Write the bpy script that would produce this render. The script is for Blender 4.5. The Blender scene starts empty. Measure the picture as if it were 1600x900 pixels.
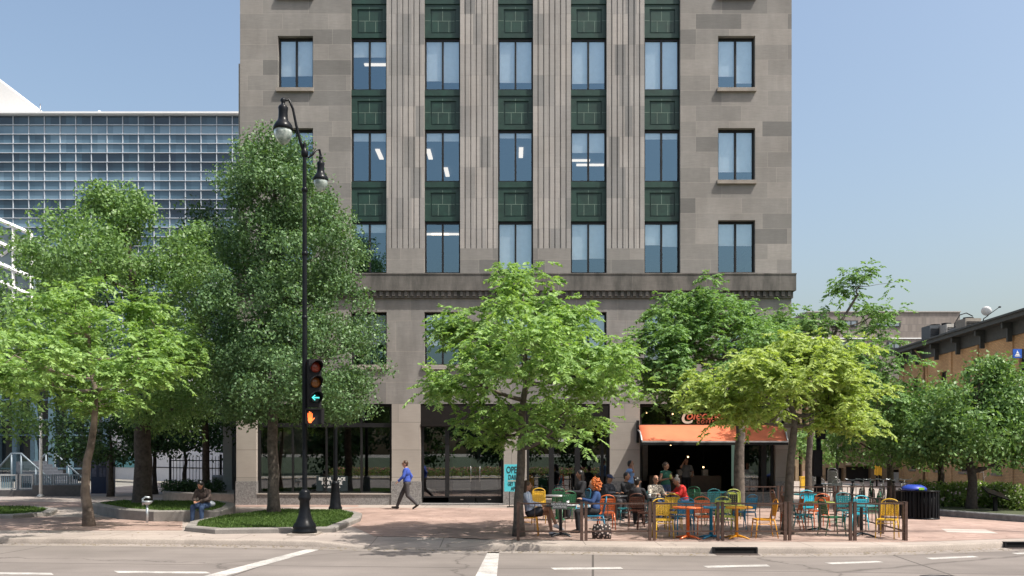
import bpy, bmesh, math, random
import numpy as np
from mathutils import Vector, Matrix, noise as mnoise
R = math.radians
random.seed(7)
F = 1400.0; H = 2.0; HY = 707.0; D = 34.15      # focal length in photo px, eye height, horizon row, facade distance
scene = bpy.context.scene
COL = scene.collection
def wx(px, d): return (px-800.0)/F*d
def wz(py, d): return H+(HY-py)/F*d
def gp(px, py, z=0.0):
    d = (H-z)*F/(py-HY); return ((px-800.0)/F*d, d)
def FX(px): return wx(px, D)
def FZ(py): return wz(py, D)

# ------------------------------------------------------------------ materials
MATS = {}
def base_nodes(name):
    m = bpy.data.materials.new(name); m.use_nodes = True
    nt = m.node_tree; b = nt.nodes['Principled BSDF']
    return m, nt, b
def N(nt, t, **kw):
    n = nt.nodes.new(t)
    for k, v in kw.items(): setattr(n, k, v)
    return n
def ramp(nt, fac, stops):
    r = N(nt, 'ShaderNodeValToRGB'); e = r.color_ramp.elements
    while len(e) < len(stops): e.new(0.5)
    for i, (p, c) in enumerate(stops):
        e[i].position = p; e[i].color = (*c, 1) if len(c) == 3 else c
    nt.links.new(fac, r.inputs[0]); return r
def mulc(c, k): return tuple(min(1, x*k) for x in c)
def mixc(nt, fac, a, b, mode='MIX'):
    n = N(nt, 'ShaderNodeMix', data_type='RGBA', blend_type=mode)
    for s, v in ((0, fac), (6, a), (7, b)):
        if hasattr(v, 'is_linked') or hasattr(v, 'links'): nt.links.new(v, n.inputs[s])
        elif isinstance(v, (int, float)): n.inputs[s].default_value = v
        else: n.inputs[s].default_value = (*v, 1)
    return n.outputs[2]
def coords(nt, scale=(1, 1, 1), rot=(0, 0, 0), loc=(0, 0, 0), kind='Object'):
    tc = N(nt, 'ShaderNodeTexCoord'); mp = N(nt, 'ShaderNodeMapping')
    mp.inputs['Scale'].default_value = scale; mp.inputs['Rotation'].default_value = rot; mp.inputs['Location'].default_value = loc
    nt.links.new(tc.outputs[kind], mp.inputs[0]); return mp.outputs[0]
def noise_tex(nt, vec, scale, detail=4, rough=0.6):
    n = N(nt, 'ShaderNodeTexNoise'); n.inputs['Scale'].default_value = scale
    n.inputs['Detail'].default_value = detail; n.inputs['Roughness'].default_value = rough
    nt.links.new(vec, n.inputs['Vector']); return n.outputs['Fac']
def bump(nt, b, h, strength=0.3, dist=0.02):
    n = N(nt, 'ShaderNodeBump'); n.inputs['Strength'].default_value = strength; n.inputs['Distance'].default_value = dist
    nt.links.new(h, n.inputs['Height']); nt.links.new(n.outputs[0], b.inputs['Normal'])
def mat(name, col, rough=0.6, metal=0.0, var=0.18, scale=6.0, bmp=0.0, spec=0.5, coat=0.0):
    if name in MATS: return MATS[name]
    m, nt, b = base_nodes(name)
    v = coords(nt); f = noise_tex(nt, v, scale)
    r = ramp(nt, f, [(0.3, mulc(col, 1-var)), (0.7, mulc(col, 1+var))])
    nt.links.new(r.outputs[0], b.inputs['Base Color'])
    b.inputs['Roughness'].default_value = rough; b.inputs['Metallic'].default_value = metal
    b.inputs['Specular IOR Level'].default_value = spec
    b.inputs['Coat Weight'].default_value = coat
    if bmp: bump(nt, b, f, bmp)
    MATS[name] = m; return m
def emit(name, col, s):
    if name in MATS: return MATS[name]
    m, nt, b = base_nodes(name)
    b.inputs['Base Color'].default_value = (*mulc(col, .5), 1)
    b.inputs['Emission Color'].default_value = (*col, 1); b.inputs['Emission Strength'].default_value = s
    MATS[name] = m; return m
def glass(name, fac, tint=(0.6, 0.68, 0.72), gl=(0.8, 0.88, 1.0), rough=0.0, wob=0.0):
    if name in MATS: return MATS[name]
    m = bpy.data.materials.new(name); m.use_nodes = True; nt = m.node_tree; nt.nodes.clear()
    o = N(nt, 'ShaderNodeOutputMaterial'); t = N(nt, 'ShaderNodeBsdfTransparent'); g = N(nt, 'ShaderNodeBsdfGlossy')
    mx = N(nt, 'ShaderNodeMixShader'); lw = N(nt, 'ShaderNodeLayerWeight'); lw.inputs[0].default_value = 0.35
    ma = N(nt, 'ShaderNodeMath', operation='MULTIPLY_ADD'); ma.inputs[1].default_value = 0.6; ma.inputs[2].default_value = fac
    nt.links.new(lw.outputs['Fresnel'], ma.inputs[0]); nt.links.new(ma.outputs[0], mx.inputs[0])
    t.inputs[0].default_value = (*tint, 1); g.inputs[0].default_value = (*gl, 1); g.inputs['Roughness'].default_value = rough
    nt.links.new(t.outputs[0], mx.inputs[1]); nt.links.new(g.outputs[0], mx.inputs[2]); nt.links.new(mx.outputs[0], o.inputs[0])
    if wob:
        v = coords(nt); f = noise_tex(nt, v, 0.5, 1); bp = N(nt, 'ShaderNodeBump'); bp.inputs['Strength'].default_value = wob; bp.inputs['Distance'].default_value = 0.05
        nt.links.new(f, bp.inputs['Height']); nt.links.new(bp.outputs[0], g.inputs['Normal'])
    MATS[name] = m; return m
def leafmat(name, c1, c2, gloss=0.35, trans=0.4):
    if name in MATS: return MATS[name]
    m, nt, b = base_nodes(name)
    g = N(nt, 'ShaderNodeNewGeometry')
    v = coords(nt); f = noise_tex(nt, v, 0.9, 3)
    ad = N(nt, 'ShaderNodeMath', operation='MULTIPLY_ADD'); ad.inputs[1].default_value = 0.55
    nt.links.new(g.outputs['Random Per Island'], ad.inputs[0])
    m2 = N(nt, 'ShaderNodeMath', operation='MULTIPLY'); m2.inputs[1].default_value = 0.55
    nt.links.new(f, m2.inputs[0]); nt.links.new(m2.outputs[0], ad.inputs[2])
    r = ramp(nt, ad.outputs[0], [(0.15, c1), (0.85, c2)])
    nt.links.new(r.outputs[0], b.inputs['Base Color']); b.inputs['Roughness'].default_value = gloss
    b.inputs['Specular IOR Level'].default_value = 0.32
    t = N(nt, 'ShaderNodeBsdfTranslucent'); mx = N(nt, 'ShaderNodeMixShader'); mx.inputs[0].default_value = trans
    t2 = mixc(nt, 1.0, r.outputs[0], (1.25, 1.3, 0.55), 'MULTIPLY'); nt.links.new(t2, t.inputs[0])
    nt.links.new(b.outputs[0], mx.inputs[1]); nt.links.new(t.outputs[0], mx.inputs[2])
    nt.links.new(mx.outputs[0], nt.nodes['Material Output'].inputs[0])
    MATS[name] = m; return m
def stonemat(name, ca, cb, bw, bh, mortar, stain=0.0, speck=0.12, msize=0.006, stain_c=(0.06, 0.058, 0.052)):
    """ashlar: blocks of differing tone, fine tooling, drip stains"""
    m, nt, b = base_nodes(name)
    tc = N(nt, 'ShaderNodeTexCoord'); sx = N(nt, 'ShaderNodeSeparateXYZ'); nt.links.new(tc.outputs['Object'], sx.inputs[0])
    ad = N(nt, 'ShaderNodeMath', operation='ADD'); nt.links.new(sx.outputs[0], ad.inputs[0]); nt.links.new(sx.outputs[1], ad.inputs[1])
    cb_ = N(nt, 'ShaderNodeCombineXYZ'); nt.links.new(ad.outputs[0], cb_.inputs[0]); nt.links.new(sx.outputs[2], cb_.inputs[1])
    br = N(nt, 'ShaderNodeTexBrick'); br.offset = 0.43; br.offset_frequency = 2; br.squash = 0.72; br.squash_frequency = 3
    nt.links.new(cb_.outputs[0], br.inputs['Vector'])
    br.inputs['Color1'].default_value = (0, 0, 0, 1); br.inputs['Color2'].default_value = (1, 1, 1, 1); br.inputs['Mortar'].default_value = (.5, .5, .5, 1)
    br.inputs['Scale'].default_value = 1; br.inputs['Brick Width'].default_value = bw; br.inputs['Row Height'].default_value = bh
    br.inputs['Mortar Size'].default_value = msize; br.inputs['Mortar Smooth'].default_value = 0.1
    mid = tuple((x+y)/2*1.08 for x, y in zip(ca, cb))
    cr = ramp(nt, br.outputs['Color'], [(0.0, ca), (0.35, mid), (0.62, mulc(mid, .97)), (1.0, cb)])
    v = coords(nt, (1.2, 1.2, 9)); f1 = noise_tex(nt, v, 2.2, 6, .7)
    c = mixc(nt, 1.0, cr.outputs[0], ramp(nt, f1, [(0.25, (1-speck,)*3), (0.75, (1+speck,)*3)]).outputs[0], 'MULTIPLY')
    v2 = coords(nt); f2 = noise_tex(nt, v2, .55, 3, .55)
    c = mixc(nt, 1.0, c, ramp(nt, f2, [(0.3, (.86, .85, .84)), (0.7, (1.08, 1.08, 1.08))]).outputs[0], 'MULTIPLY')
    c = mixc(nt, br.outputs['Fac'], c, mortar)
    if stain:
        v3 = coords(nt, (1.3, 1.3, .35)); f3 = noise_tex(nt, v3, 1.6, 6, .68)
        rr = ramp(nt, f3, [(0.38, (0, 0, 0)), (0.62, (stain,)*3)])
        c = mixc(nt, rr.outputs[0], c, stain_c)
    nt.links.new(c, b.inputs['Base Color']); b.inputs['Roughness'].default_value = .85; b.inputs['Specular IOR Level'].default_value = .25
    bump(nt, b, f1, .25, .01)
    MATS[name] = m; return m
def brickmat(name, ca, cb, bw, bh, mortar, ms=.012, plane='XZ', noise_s=.4, bias=0.0, dirt=.25):
    m, nt, b = base_nodes(name)
    tc = N(nt, 'ShaderNodeTexCoord'); sx = N(nt, 'ShaderNodeSeparateXYZ'); nt.links.new(tc.outputs['Object'], sx.inputs[0])
    cv = N(nt, 'ShaderNodeCombineXYZ')
    if plane == 'XZ':
        ad = N(nt, 'ShaderNodeMath', operation='ADD'); nt.links.new(sx.outputs[0], ad.inputs[0]); nt.links.new(sx.outputs[1], ad.inputs[1])
        nt.links.new(ad.outputs[0], cv.inputs[0]); nt.links.new(sx.outputs[2], cv.inputs[1])
    else:
        nt.links.new(sx.outputs[0], cv.inputs[0]); nt.links.new(sx.outputs[1], cv.inputs[1])
    br = N(nt, 'ShaderNodeTexBrick'); nt.links.new(cv.outputs[0], br.inputs['Vector'])
    for k, v in (('Color1', ca), ('Color2', cb), ('Mortar', mortar)): br.inputs[k].default_value = (*v, 1)
    br.inputs['Scale'].default_value = 1; br.inputs['Brick Width'].default_value = bw; br.inputs['Row Height'].default_value = bh
    br.inputs['Mortar Size'].default_value = ms; br.inputs['Bias'].default_value = bias
    v2 = coords(nt); f2 = noise_tex(nt, v2, noise_s, 6, .65)
    c = mixc(nt, 1.0, br.outputs['Color'], ramp(nt, f2, [(0.3, (1-dirt,)*3), (0.7, (1+dirt*.6,)*3)]).outputs[0], 'MULTIPLY')
    nt.links.new(c, b.inputs['Base Color']); b.inputs['Roughness'].default_value = .85; b.inputs['Specular IOR Level'].default_value = .25
    MATS[name] = m; return m
def groundmat(name, c, joint=None, rot=0.0, var=.14, jw=.02, speck=.1, scale=.35, crack=0.0, jc=.55):
    m, nt, b = base_nodes(name)
    v = coords(nt); f = noise_tex(nt, v, scale, 8, .62)
    col = ramp(nt, f, [(0.3, mulc(c, 1-var)), (0.7, mulc(c, 1+var))]).outputs[0]
    f2 = noise_tex(nt, v, 38, 2, .7)
    col = mixc(nt, 1.0, col, ramp(nt, f2, [(0.3, (1-speck,)*3), (0.7, (1+speck,)*3)]).outputs[0], 'MULTIPLY')
    # long worn streaks along the street
    v3 = coords(nt, (.12, 1.4, 1)); f3 = noise_tex(nt, v3, 1.3, 5, .6)
    col = mixc(nt, 1.0, col, ramp(nt, f3, [(0.35, (.9, .9, .9)), (0.65, (1.05, 1.05, 1.05))]).outputs[0], 'MULTIPLY')
    if joint:
        vj = coords(nt, (1, 1, 1), (0, 0, rot)); br = N(nt, 'ShaderNodeTexBrick'); br.offset = 0; nt.links.new(vj, br.inputs[0])
        br.inputs['Scale'].default_value = 1; br.inputs['Brick Width'].default_value = joint[0]; br.inputs['Row Height'].default_value = joint[1]
        br.inputs['Mortar Size'].default_value = jw
        col = mixc(nt, br.outputs['Fac'], col, mulc(c, jc))
    if crack:
        vo = N(nt, 'ShaderNodeTexVoronoi', feature='DISTANCE_TO_EDGE'); vo.inputs['Scale'].default_value = crack
        vv = coords(nt); f5 = noise_tex(nt, vv, 1.5, 4); dm = N(nt, 'ShaderNodeVectorMath', operation='ADD')
        sc = N(nt, 'ShaderNodeVectorMath', operation='SCALE'); sc.inputs[3].default_value = 1.0
        cb = N(nt, 'ShaderNodeCombineXYZ'); nt.links.new(f5, cb.inputs[0]); nt.links.new(f5, cb.inputs[1]); nt.links.new(cb.outputs[0], sc.inputs[0])
        nt.links.new(vv, dm.inputs[0]); nt.links.new(sc.outputs[0], dm.inputs[1]); nt.links.new(dm.outputs[0], vo.inputs['Vector'])
        rr = ramp(nt, vo.outputs[0], [(0.0, (.8,)*3), (0.006, (0, 0, 0))])
        col = mixc(nt, rr.outputs[0], col, mulc(c, .45))
    nt.links.new(col, b.inputs['Base Color']); b.inputs['Roughness'].default_value = .9; b.inputs['Specular IOR Level'].default_value = .2
    MATS[name] = m; return m

# ------------------------------------------------------------------ mesh builder and tagging
def origin_of(o):
    v = Vector((0, 0, 0))
    while o is not None: v += o.location; o = o.parent
    return v
class MB:
    def __init__(s, xf=None): s.v = []; s.f = []; s.mi = []; s.sm = []; s.xf = xf
    def vert(s, p):
        p = Vector(p)
        if s.xf is not None: p = s.xf @ p
        s.v.append(p); return len(s.v)-1
    def face(s, idx, mi=0, sm=False): s.f.append(tuple(idx)); s.mi.append(mi); s.sm.append(sm)
    def quad(s, a, b, c, d, mi=0, sm=False): s.face([s.vert(p) for p in (a, b, c, d)], mi, sm); return s
    def box(s, x0, x1, y0, y1, z0, z1, mi=0, m=None):
        if x0 > x1: x0, x1 = x1, x0
        if y0 > y1: y0, y1 = y1, y0
        if z0 > z1: z0, z1 = z1, z0
        P = [(x0, y0, z0), (x1, y0, z0), (x1, y1, z0), (x0, y1, z0), (x0, y0, z1), (x1, y0, z1), (x1, y1, z1), (x0, y1, z1)]
        if m is not None: P = [m @ Vector(p) for p in P]
        i = [s.vert(p) for p in P]
        for q in ((3, 2, 1, 0), (4, 5, 6, 7), (0, 1, 5, 4), (1, 2, 6, 5), (2, 3, 7, 6), (3, 0, 4, 7)): s.face([i[k] for k in q], mi)
        return s
    def tube(s, pts, r, n=8, mi=0, closed=False, flat=1.0):
        pts = [Vector(p) for p in pts]; L = len(pts)
        rr = r if isinstance(r, (list, tuple)) else [r]*L
        rings = []; up = None
        for i, p in enumerate(pts):
            if closed: t = pts[(i+1) % L]-pts[i-1]
            else: t = pts[min(i+1, L-1)]-pts[max(i-1, 0)]
            t = t.normalized() if t.length > 1e-9 else Vector((0, 0, 1))
            if up is None: up = Vector((0, 0, 1)) if abs(t.z) < .9 else Vector((1, 0, 0))
            a = t.cross(up)
            if a.length < 1e-6: a = t.cross(Vector((0, 1, 0)))
            a.normalize(); b = a.cross(t).normalized(); up = b
            rings.append([s.vert(p+(a*math.cos(2*math.pi*k/n)+b*math.sin(2*math.pi*k/n)*flat)*rr[i]) for k in range(n)])
        for i in range(L if closed else L-1):
            A, B = rings[i], rings[(i+1) % L]
            for k in range(n): s.face((A[k], A[(k+1) % n], B[(k+1) % n], B[k]), mi, n > 4)
        if not closed: s.face(rings[0][::-1], mi); s.face(rings[-1], mi)
        return s
    def lathe(s, prof, c=(0, 0, 0), n=16, mi=0, m=None):
        rings = []
        for r, z in prof:
            ring = []
            for k in range(n):
                p = Vector((r*math.cos(2*math.pi*k/n), r*math.sin(2*math.pi*k/n), z))
                if m is not None: p = m @ p
                ring.append(s.vert(p+Vector(c)))
            rings.append(ring)
        for A, B in zip(rings, rings[1:]):
            for k in range(n): s.face((A[k], A[(k+1) % n], B[(k+1) % n], B[k]), mi, True)
        s.face(rings[0][::-1], mi); s.face(rings[-1], mi); return s
    def prism(s, poly, z0, z1, mi=0):
        a = [s.vert((x, y, z0)) for x, y in poly]; b = [s.vert((x, y, z1)) for x, y in poly]; n = len(poly)
        s.face(a[::-1], mi); s.face(b, mi)
        for k in range(n): s.face((a[k], a[(k+1) % n], b[(k+1) % n], b[k]), mi)
        return s
    def ell(s, c, r, n=12, m=8, mi=0, rot=None):
        c = Vector(c); rings = []
        for i in range(1, m):
            th = math.pi*i/m; ring = []
            for k in range(n):
                p = Vector((r[0]*math.sin(th)*math.cos(2*math.pi*k/n), r[1]*math.sin(th)*math.sin(2*math.pi*k/n), r[2]*math.cos(th)))
                if rot is not None: p = rot @ p
                ring.append(s.vert(c+p))
            rings.append(ring)
        t = Vector((0, 0, r[2])); t = rot @ t if rot is not None else t
        a = s.vert(c+t); b = s.vert(c-t)
        for k in range(n): s.face((a, rings[0][k], rings[0][(k+1) % n]), mi, True); s.face((b, rings[-1][(k+1) % n], rings[-1][k]), mi, True)
        for A, B in zip(rings, rings[1:]):
            for k in range(n): s.face((A[k], B[k], B[(k+1) % n], A[(k+1) % n]), mi, True)
        return s
    def capsule(s, a, b, ra, rb, n=12):
        a = Vector(a); b = Vector(b); d = b-a; L = max(d.length, 1e-5); q = d.to_track_quat('Z', 'Y').to_matrix()
        pr = [(ra*math.sin(t), -ra*math.cos(t)) for t in (0.05, .5, 1.0, 1.57)]+[(rb*math.cos(t), L+rb*math.sin(t)) for t in (0, .5, 1.0, 1.52)]
        rings = [[s.vert(a+q @ Vector((r*math.cos(2*math.pi*k/n), r*math.sin(2*math.pi*k/n), z))) for k in range(n)] for r, z in pr]
        for A, B in zip(rings, rings[1:]):
            for k in range(n): s.face((A[k], A[(k+1) % n], B[(k+1) % n], B[k]), 0, True)
        s.face(rings[0][::-1]); s.face(rings[-1]); return s
    def mesh(s, name, mats, off=Vector((0, 0, 0))):
        me = bpy.data.meshes.new(name); me.from_pydata([v-off for v in s.v], [], s.f)
        for m in (mats if isinstance(mats, (list, tuple)) else [mats]): me.materials.append(m)
        me.polygons.foreach_set('material_index', s.mi); me.polygons.foreach_set('use_smooth', s.sm)
        me.update(); return me
    def build(s, name, mats, parent=None, fix=False):
        off = origin_of(parent) if parent is not None else Vector((0, 0, 0))
        me = s.mesh(name, mats, off)
        if fix:
            bm = bmesh.new(); bm.from_mesh(me); bmesh.ops.recalc_face_normals(bm, faces=bm.faces); bm.to_mesh(me); bm.free()
        o = bpy.data.objects.new(name, me); COL.objects.link(o)
        if parent is not None: o.parent = parent
        return o
def bevel(o, w=.01, seg=2):
    md = o.modifiers.new('bevel', 'BEVEL'); md.width = w; md.segments = seg; md.limit_method = 'ANGLE'; return o
def tag(o, label=None, cat=None, group=None, kind=None):
    if label: o['label'] = label
    if cat: o['category'] = cat
    if group: o['group'] = group
    if kind: o['kind'] = kind
    return o
def thing(name, label, cat, loc=(0, 0, 0), rz=0.0, group=None):
    o = bpy.data.objects.new(name, None); COL.objects.link(o); o.location = loc; o.rotation_euler = (0, 0, rz)
    o.empty_display_size = .2
    return tag(o, label, cat, group)
def dup(root, loc, rz, label=None, group=None, mats=None, scale=None):
    def sub(o, par):
        c = o.copy(); COL.objects.link(c); c.parent = par
        if mats and c.data is not None and hasattr(c.data, 'materials'):
            for i, sl in enumerate(c.material_slots):
                if sl.material.name in mats: sl.link = 'OBJECT'; sl.material = mats[sl.material.name]
        for ch in o.children: sub(ch, c)
        return c
    kids = list(root.children)
    r = root.copy(); COL.objects.link(r); r.location = loc; r.rotation_euler = (0, 0, rz)
    if scale: r.scale = scale
    if label: r['label'] = label
    if group: r['group'] = group
    for k in kids: sub(k, r)
    return r
def text_part(name, body, size, m, parent, loc, rz=0.0, ext=.004, shear=0.0, align='CENTER', xs=1.0, bold=0.0, wscale=1.0):
    cu = bpy.data.curves.new('t', 'FONT'); cu.body = body; cu.size = size; cu.extrude = ext; cu.shear = shear
    cu.align_x = align; cu.space_character = xs; cu.offset = bold; cu.space_line = .95
    ob = bpy.data.objects.new('t', cu); COL.objects.link(ob)
    me = bpy.data.meshes.new_from_object(ob.evaluated_get(bpy.context.evaluated_depsgraph_get()))
    bpy.data.objects.remove(ob)
    me.transform(Matrix.Diagonal((wscale, 1, 1, 1)))
    me.transform(Matrix.Translation(loc) @ Matrix.Rotation(rz, 4, 'Z') @ Matrix.Rotation(R(90), 4, 'X'))
    me.transform(Matrix.Translation(-origin_of(parent)))
    me.materials.clear(); me.materials.append(m)
    for p in me.polygons: p.use_smooth = False
    o = bpy.data.objects.new(name, me); COL.objects.link(o); o.parent = parent; return o

# ------------------------------------------------------------------ camera, light, world
cam = bpy.data.cameras.new('camera'); co = bpy.data.objects.new('camera', cam); COL.objects.link(co)
co.location = (0, 0, H); co.rotation_euler = (R(90), 0, 0)
cam.sensor_width = 36; cam.lens = 36*F/1600; cam.shift_y = (HY-450)/1600; cam.clip_end = 3000; cam.clip_start = .1
scene.camera = co
sd = Vector((.52, -.285, 1.0)).normalized()                 # towards the sun
el = math.asin(sd.z); az = math.atan2(sd.x, sd.y)
w = bpy.data.worlds.new('World'); scene.world = w; w.use_nodes = True; nt = w.node_tree
sky = nt.nodes.new('ShaderNodeTexSky'); sky.sky_type = 'NISHITA'; sky.sun_disc = False
sky.sun_elevation = el; sky.sun_rotation = az; sky.altitude = 260; sky.air_density = 1.4; sky.dust_density = 6.0; sky.ozone_density = 1.3
nt.links.new(sky.outputs[0], nt.nodes['Background'].inputs[0]); nt.nodes['Background'].inputs[1].default_value = .15
sl = bpy.data.lights.new('sun', 'SUN'); sl.energy = 4.9; sl.angle = R(.53); sl.color = (1, .955, .88)
so = bpy.data.objects.new('sun', sl); COL.objects.link(so); so.rotation_euler = sd.to_track_quat('Z', 'Y').to_euler(); so.location = (30, -30, 60)
vs = scene.view_settings; vs.view_transform = 'Standard'; vs.look = 'None'; vs.gamma = 1; vs.exposure = 0.40
scene.render.engine = 'CYCLES'; scene.cycles.max_bounces = 8; scene.cycles.transparent_max_bounces = 24
scene.render.resolution_x = 1024; scene.render.resolution_y = 576

# ------------------------------------------------------------------ palette
STONE = stonemat('limestone_ashlar', (.158, .153, .145), (.302, .279, .256), 1.75, .585, (.33, .30, .27), .2, .13, .006, (.11, .105, .10))
STONE2 = stonemat('limestone_second_storey', (.194, .185, .176), (.293, .272, .251), 2.2, 1.17, (.36, .32, .28), .25)
FLUTE = stonemat('limestone_fluted', (.198, .194, .190), (.39, .360, .335), .41, 1.17, (.22, .205, .19))
BAND = stonemat('stained_belt_stone', (.12, .112, .104), (.19, .172, .155), 2.8, 3.0, (.3, .27, .24), .75)
SILL = mat('sill_stone', (.25, .22, .19), .85, var=.2, scale=3)
PIER = stonemat('smooth_pier_stone', (.31, .28, .25), (.36, .32, .285), 6, 1.05, (.22, .2, .18), 0, .06, .012)
GRAN = mat('speckled_granite', (.20, .19, .185), .6, var=.45, scale=22)
GREEN = mat('green_terracotta', (.009, .036, .024), .45, var=.3, scale=3)
JOINT = mat('pale_joint', (.16, .22, .18), .8)
BRONZE = mat('dark_bronze_frame', (.012, .012, .013), .5, 0, var=.2, spec=.3)
BLACK = mat('black_paint', (.008, .009, .011), .30, .0, var=.2, spec=.16)
BLKM = mat('black_matte', (.010, .010, .011), .7, var=.2, spec=.25)
UGLASS = glass('upper_window_glass', .22, (.95, .97, .98), (.58, .84, 1.0), wob=.02)
SGLASS = glass('storefront_glass', .17, (.55, .58, .58), (.9, .93, .95), wob=.03)
CGLASS = glass('cafe_glass', .10, (.7, .7, .7), (.9, .92, .95), wob=.03)
BLIND = mat('roller_blind', (.86, .87, .87), .9, var=.05)
ROOM = mat('office_interior', (.09, .10, .115), .9, var=.1)
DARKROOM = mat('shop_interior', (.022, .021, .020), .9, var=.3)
CONC = groundmat('sidewalk_concrete', (.335, .285, .252), (1.6, 1.6), var=.20, jw=.012, crack=.22)
ROADM = groundmat('road_concrete', (.185, .162, .147), (6.2, 4.1), .09, var=.2, jw=.022, crack=.14, jc=.42)
PAVER = brickmat('pink_pavers', (.27, .185, .155), (.37, .265, .225), .22, .11, (.33, .25, .21), .006, 'XY', .5, dirt=.38)
KERBM = groundmat('kerb_concrete', (.30, .26, .225), var=.22, speck=.15, scale=1.1)
WALLC = groundmat('planter_concrete', (.23, .212, .195), var=.22, speck=.12, scale=1.3)
WHITE = mat('white_paint', (.78, .78, .77), .5, var=.05)
LINE = groundmat('road_paint', (.40, .38, .355), var=.3, speck=.3, scale=3)
BARK = mat('grey_brown_bark', (.10, .082, .068), .95, var=.45, scale=9, bmp=.6)
BARKD = mat('dark_bark', (.060, .048, .040), .95, var=.45, scale=9, bmp=.6)
BARKL = mat('mottled_pale_bark', (.16, .125, .10), .95, var=.6, scale=3, bmp=.6)
LOCUST = leafmat('locust_leaf', (.10, .205, .05), (.32, .47, .155), .5, .38)
LOCUSTY = leafmat('yellow_locust_leaf', (.165, .245, .05), (.44, .54, .17), .5, .4)
LOCUSTG = leafmat('green_locust_leaf', (.07, .16, .05), (.23, .37, .13), .5, .36)
PEAR = leafmat('pear_leaf', (.042, .10, .038), (.165, .27, .115), .45, .26)
MAPLE = leafmat('maple_leaf', (.06, .14, .042), (.22, .345, .12), .45, .32)
DARKL = leafmat('dark_leaf', (.02, .055, .02), (.06, .12, .04), .5, .24)
HEDGE = leafmat('hedge_leaf', (.10, .17, .04), (.30, .40, .13), .45, .35)
GRASS = leafmat('grass_blade', (.05, .10, .02), (.11, .18, .04), .6, .3)

# ------------------------------------------------------------------ ground
MB().quad((-900, -900, -.15), (900, -900, -.15), (900, 1600, -.15), (-900, 1600, -.15)).build('ground', groundmat('far_ground', (.22, .21, .19), var=.2))
tag(bpy.data.objects['ground'], kind='structure')
KB = [(-700, 846), (-300, 847.5), (0, 849), (250, 850.5), (490, 854), (600, 858), (720, 859), (800, 860.5), (1000, 863.5), (1180, 866), (1300, 865.5), (1400, 862.5), (1500, 859.5), (1600, 855), (1700, 847), (1850, 832), (2100, 812)]
kb = [gp(x, y, -.13) for x, y in KB]                        # kerb line on the road
def resample(pts, step=.5):
    out = []
    for a, b in zip(pts, pts[1:]):
        n = max(1, int(math.dist(a, b)/step))
        for i in range(n): t = i/n; out.append((a[0]+(b[0]-a[0])*t, a[1]+(b[1]-a[1])*t))
    out.append(pts[-1]); return out
def smooth(pts, it=6):
    for _ in range(it): pts = [pts[0]]+[((a[0]+2*b[0]+c[0])/4, (a[1]+2*b[1]+c[1])/4) for a, b, c in zip(pts, pts[1:], pts[2:])]+[pts[-1]]
    return pts
kl = smooth(resample(kb, .5), 5)
RX0, RX1 = wx(560, 20.5), wx(715, 20.3)                     # the dropped kerb of the crossing
def ramp_z(x):                                              # height of kerb top
    if x < RX0-.8 or x > RX1+.8: return 0.0
    t = min((x-(RX0-.8))/.8, ((RX1+.8)-x)/.8, 1); return -.105*t
# road
m = MB(); m.quad((-80, -1.2, -.13), (80, -1.2, -.13), (80, 26, -.13), (-80, 26, -.13)); m.build('road', ROADM)
tag(bpy.data.objects['road'], kind='structure')
# sidewalk: kerbside strips follow the ramp, then one level sheet
m = MB(); K = len(kl)
def off(i, d):
    a = kl[max(i-1, 0)]; b = kl[min(i+1, K-1)]; tx, ty = b[0]-a[0], b[1]-a[1]; l = math.hypot(tx, ty)
    return (kl[i][0]-ty/l*d, kl[i][1]+tx/l*d)
rows = [.16, .8, 1.5]
grid = []
for r_i, d in enumerate(rows):
    grid.append([m.vert((*off(i, d), ramp_z(kl[i][0])*(1, .55, 0)[r_i])) for i in range(K)])
back = [m.vert((x_, 90, 0)) for x_ in [off(i, 1.5)[0] for i in range(K)]]
grid.append(back)
for A, B in zip(grid, grid[1:]):
    for i in range(K-1): m.face((A[i], A[i+1], B[i+1], B[i]))
tag(m.build('sidewalk', CONC), kind='structure')
# kerb: rounded profile swept along the line
m = MB(); prof = [(0.0, -.16), (0.012, -.03), (.03, -.008), (.06, 0.002), (.17, 0.002)]
rings = []
for i in range(K):
    z = ramp_z(kl[i][0]); ring = []
    for j, (d, zz) in enumerate(prof):
        zz2 = zz+z if zz > -.1 else zz
        ring.append(m.vert((*off(i, d), zz2)))
    rings.append(ring)
for A, B in zip(rings, rings[1:]):
    for j in range(len(prof)-1): m.face((A[j], B[j], B[j+1], A[j+1]), 0, True)
tag(m.build('kerb', KERBM), kind='structure')
m = MB()                                                     # gutter pan, a slightly paler strip of road at the kerb
for i in range(K-1):
    a, b, c, d_ = off(i, 0), off(i+1, 0), off(i+1, -.55), off(i, -.55)
    m.face([m.vert((*p, -.126)) for p in (d_, c, b, a)])
tag(m.build('gutter', groundmat('gutter_concrete', (.25, .218, .195), (3.1, 30), jw=.012, var=.16)), kind='structure')
# pink paver fields
def sheet(name, pts, z, mt, world=False):
    m = MB(); P_ = pts if world else [gp(*p) for p in pts]
    m.face([m.vert((x, y, z)) for x, y in P_]); return tag(m.build(name, mt), kind='structure')
sheet('paving', [(585, 838), (700, 840), (800, 843.5), (1000, 846), (1420, 847), (1700, 838), (2300, 800), (1450, 786), (1250, 793.5), (560, 793.5), (500, 800)], .004, PAVER)
sheet('paving', [(-400, 828), (100, 829), (285, 829), (285, 810), (-300, 803)], .004, PAVER)
sheet('paving', [(-600, 793), (560, 792.5), (560, 789.3), (-600, 777)], .004, PAVER)
sheet('paving', [(1480, 832), (1560, 834), (1540, 828), (1470, 826.5)], .008, groundmat('pale_slab', (.44, .385, .345)))
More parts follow.
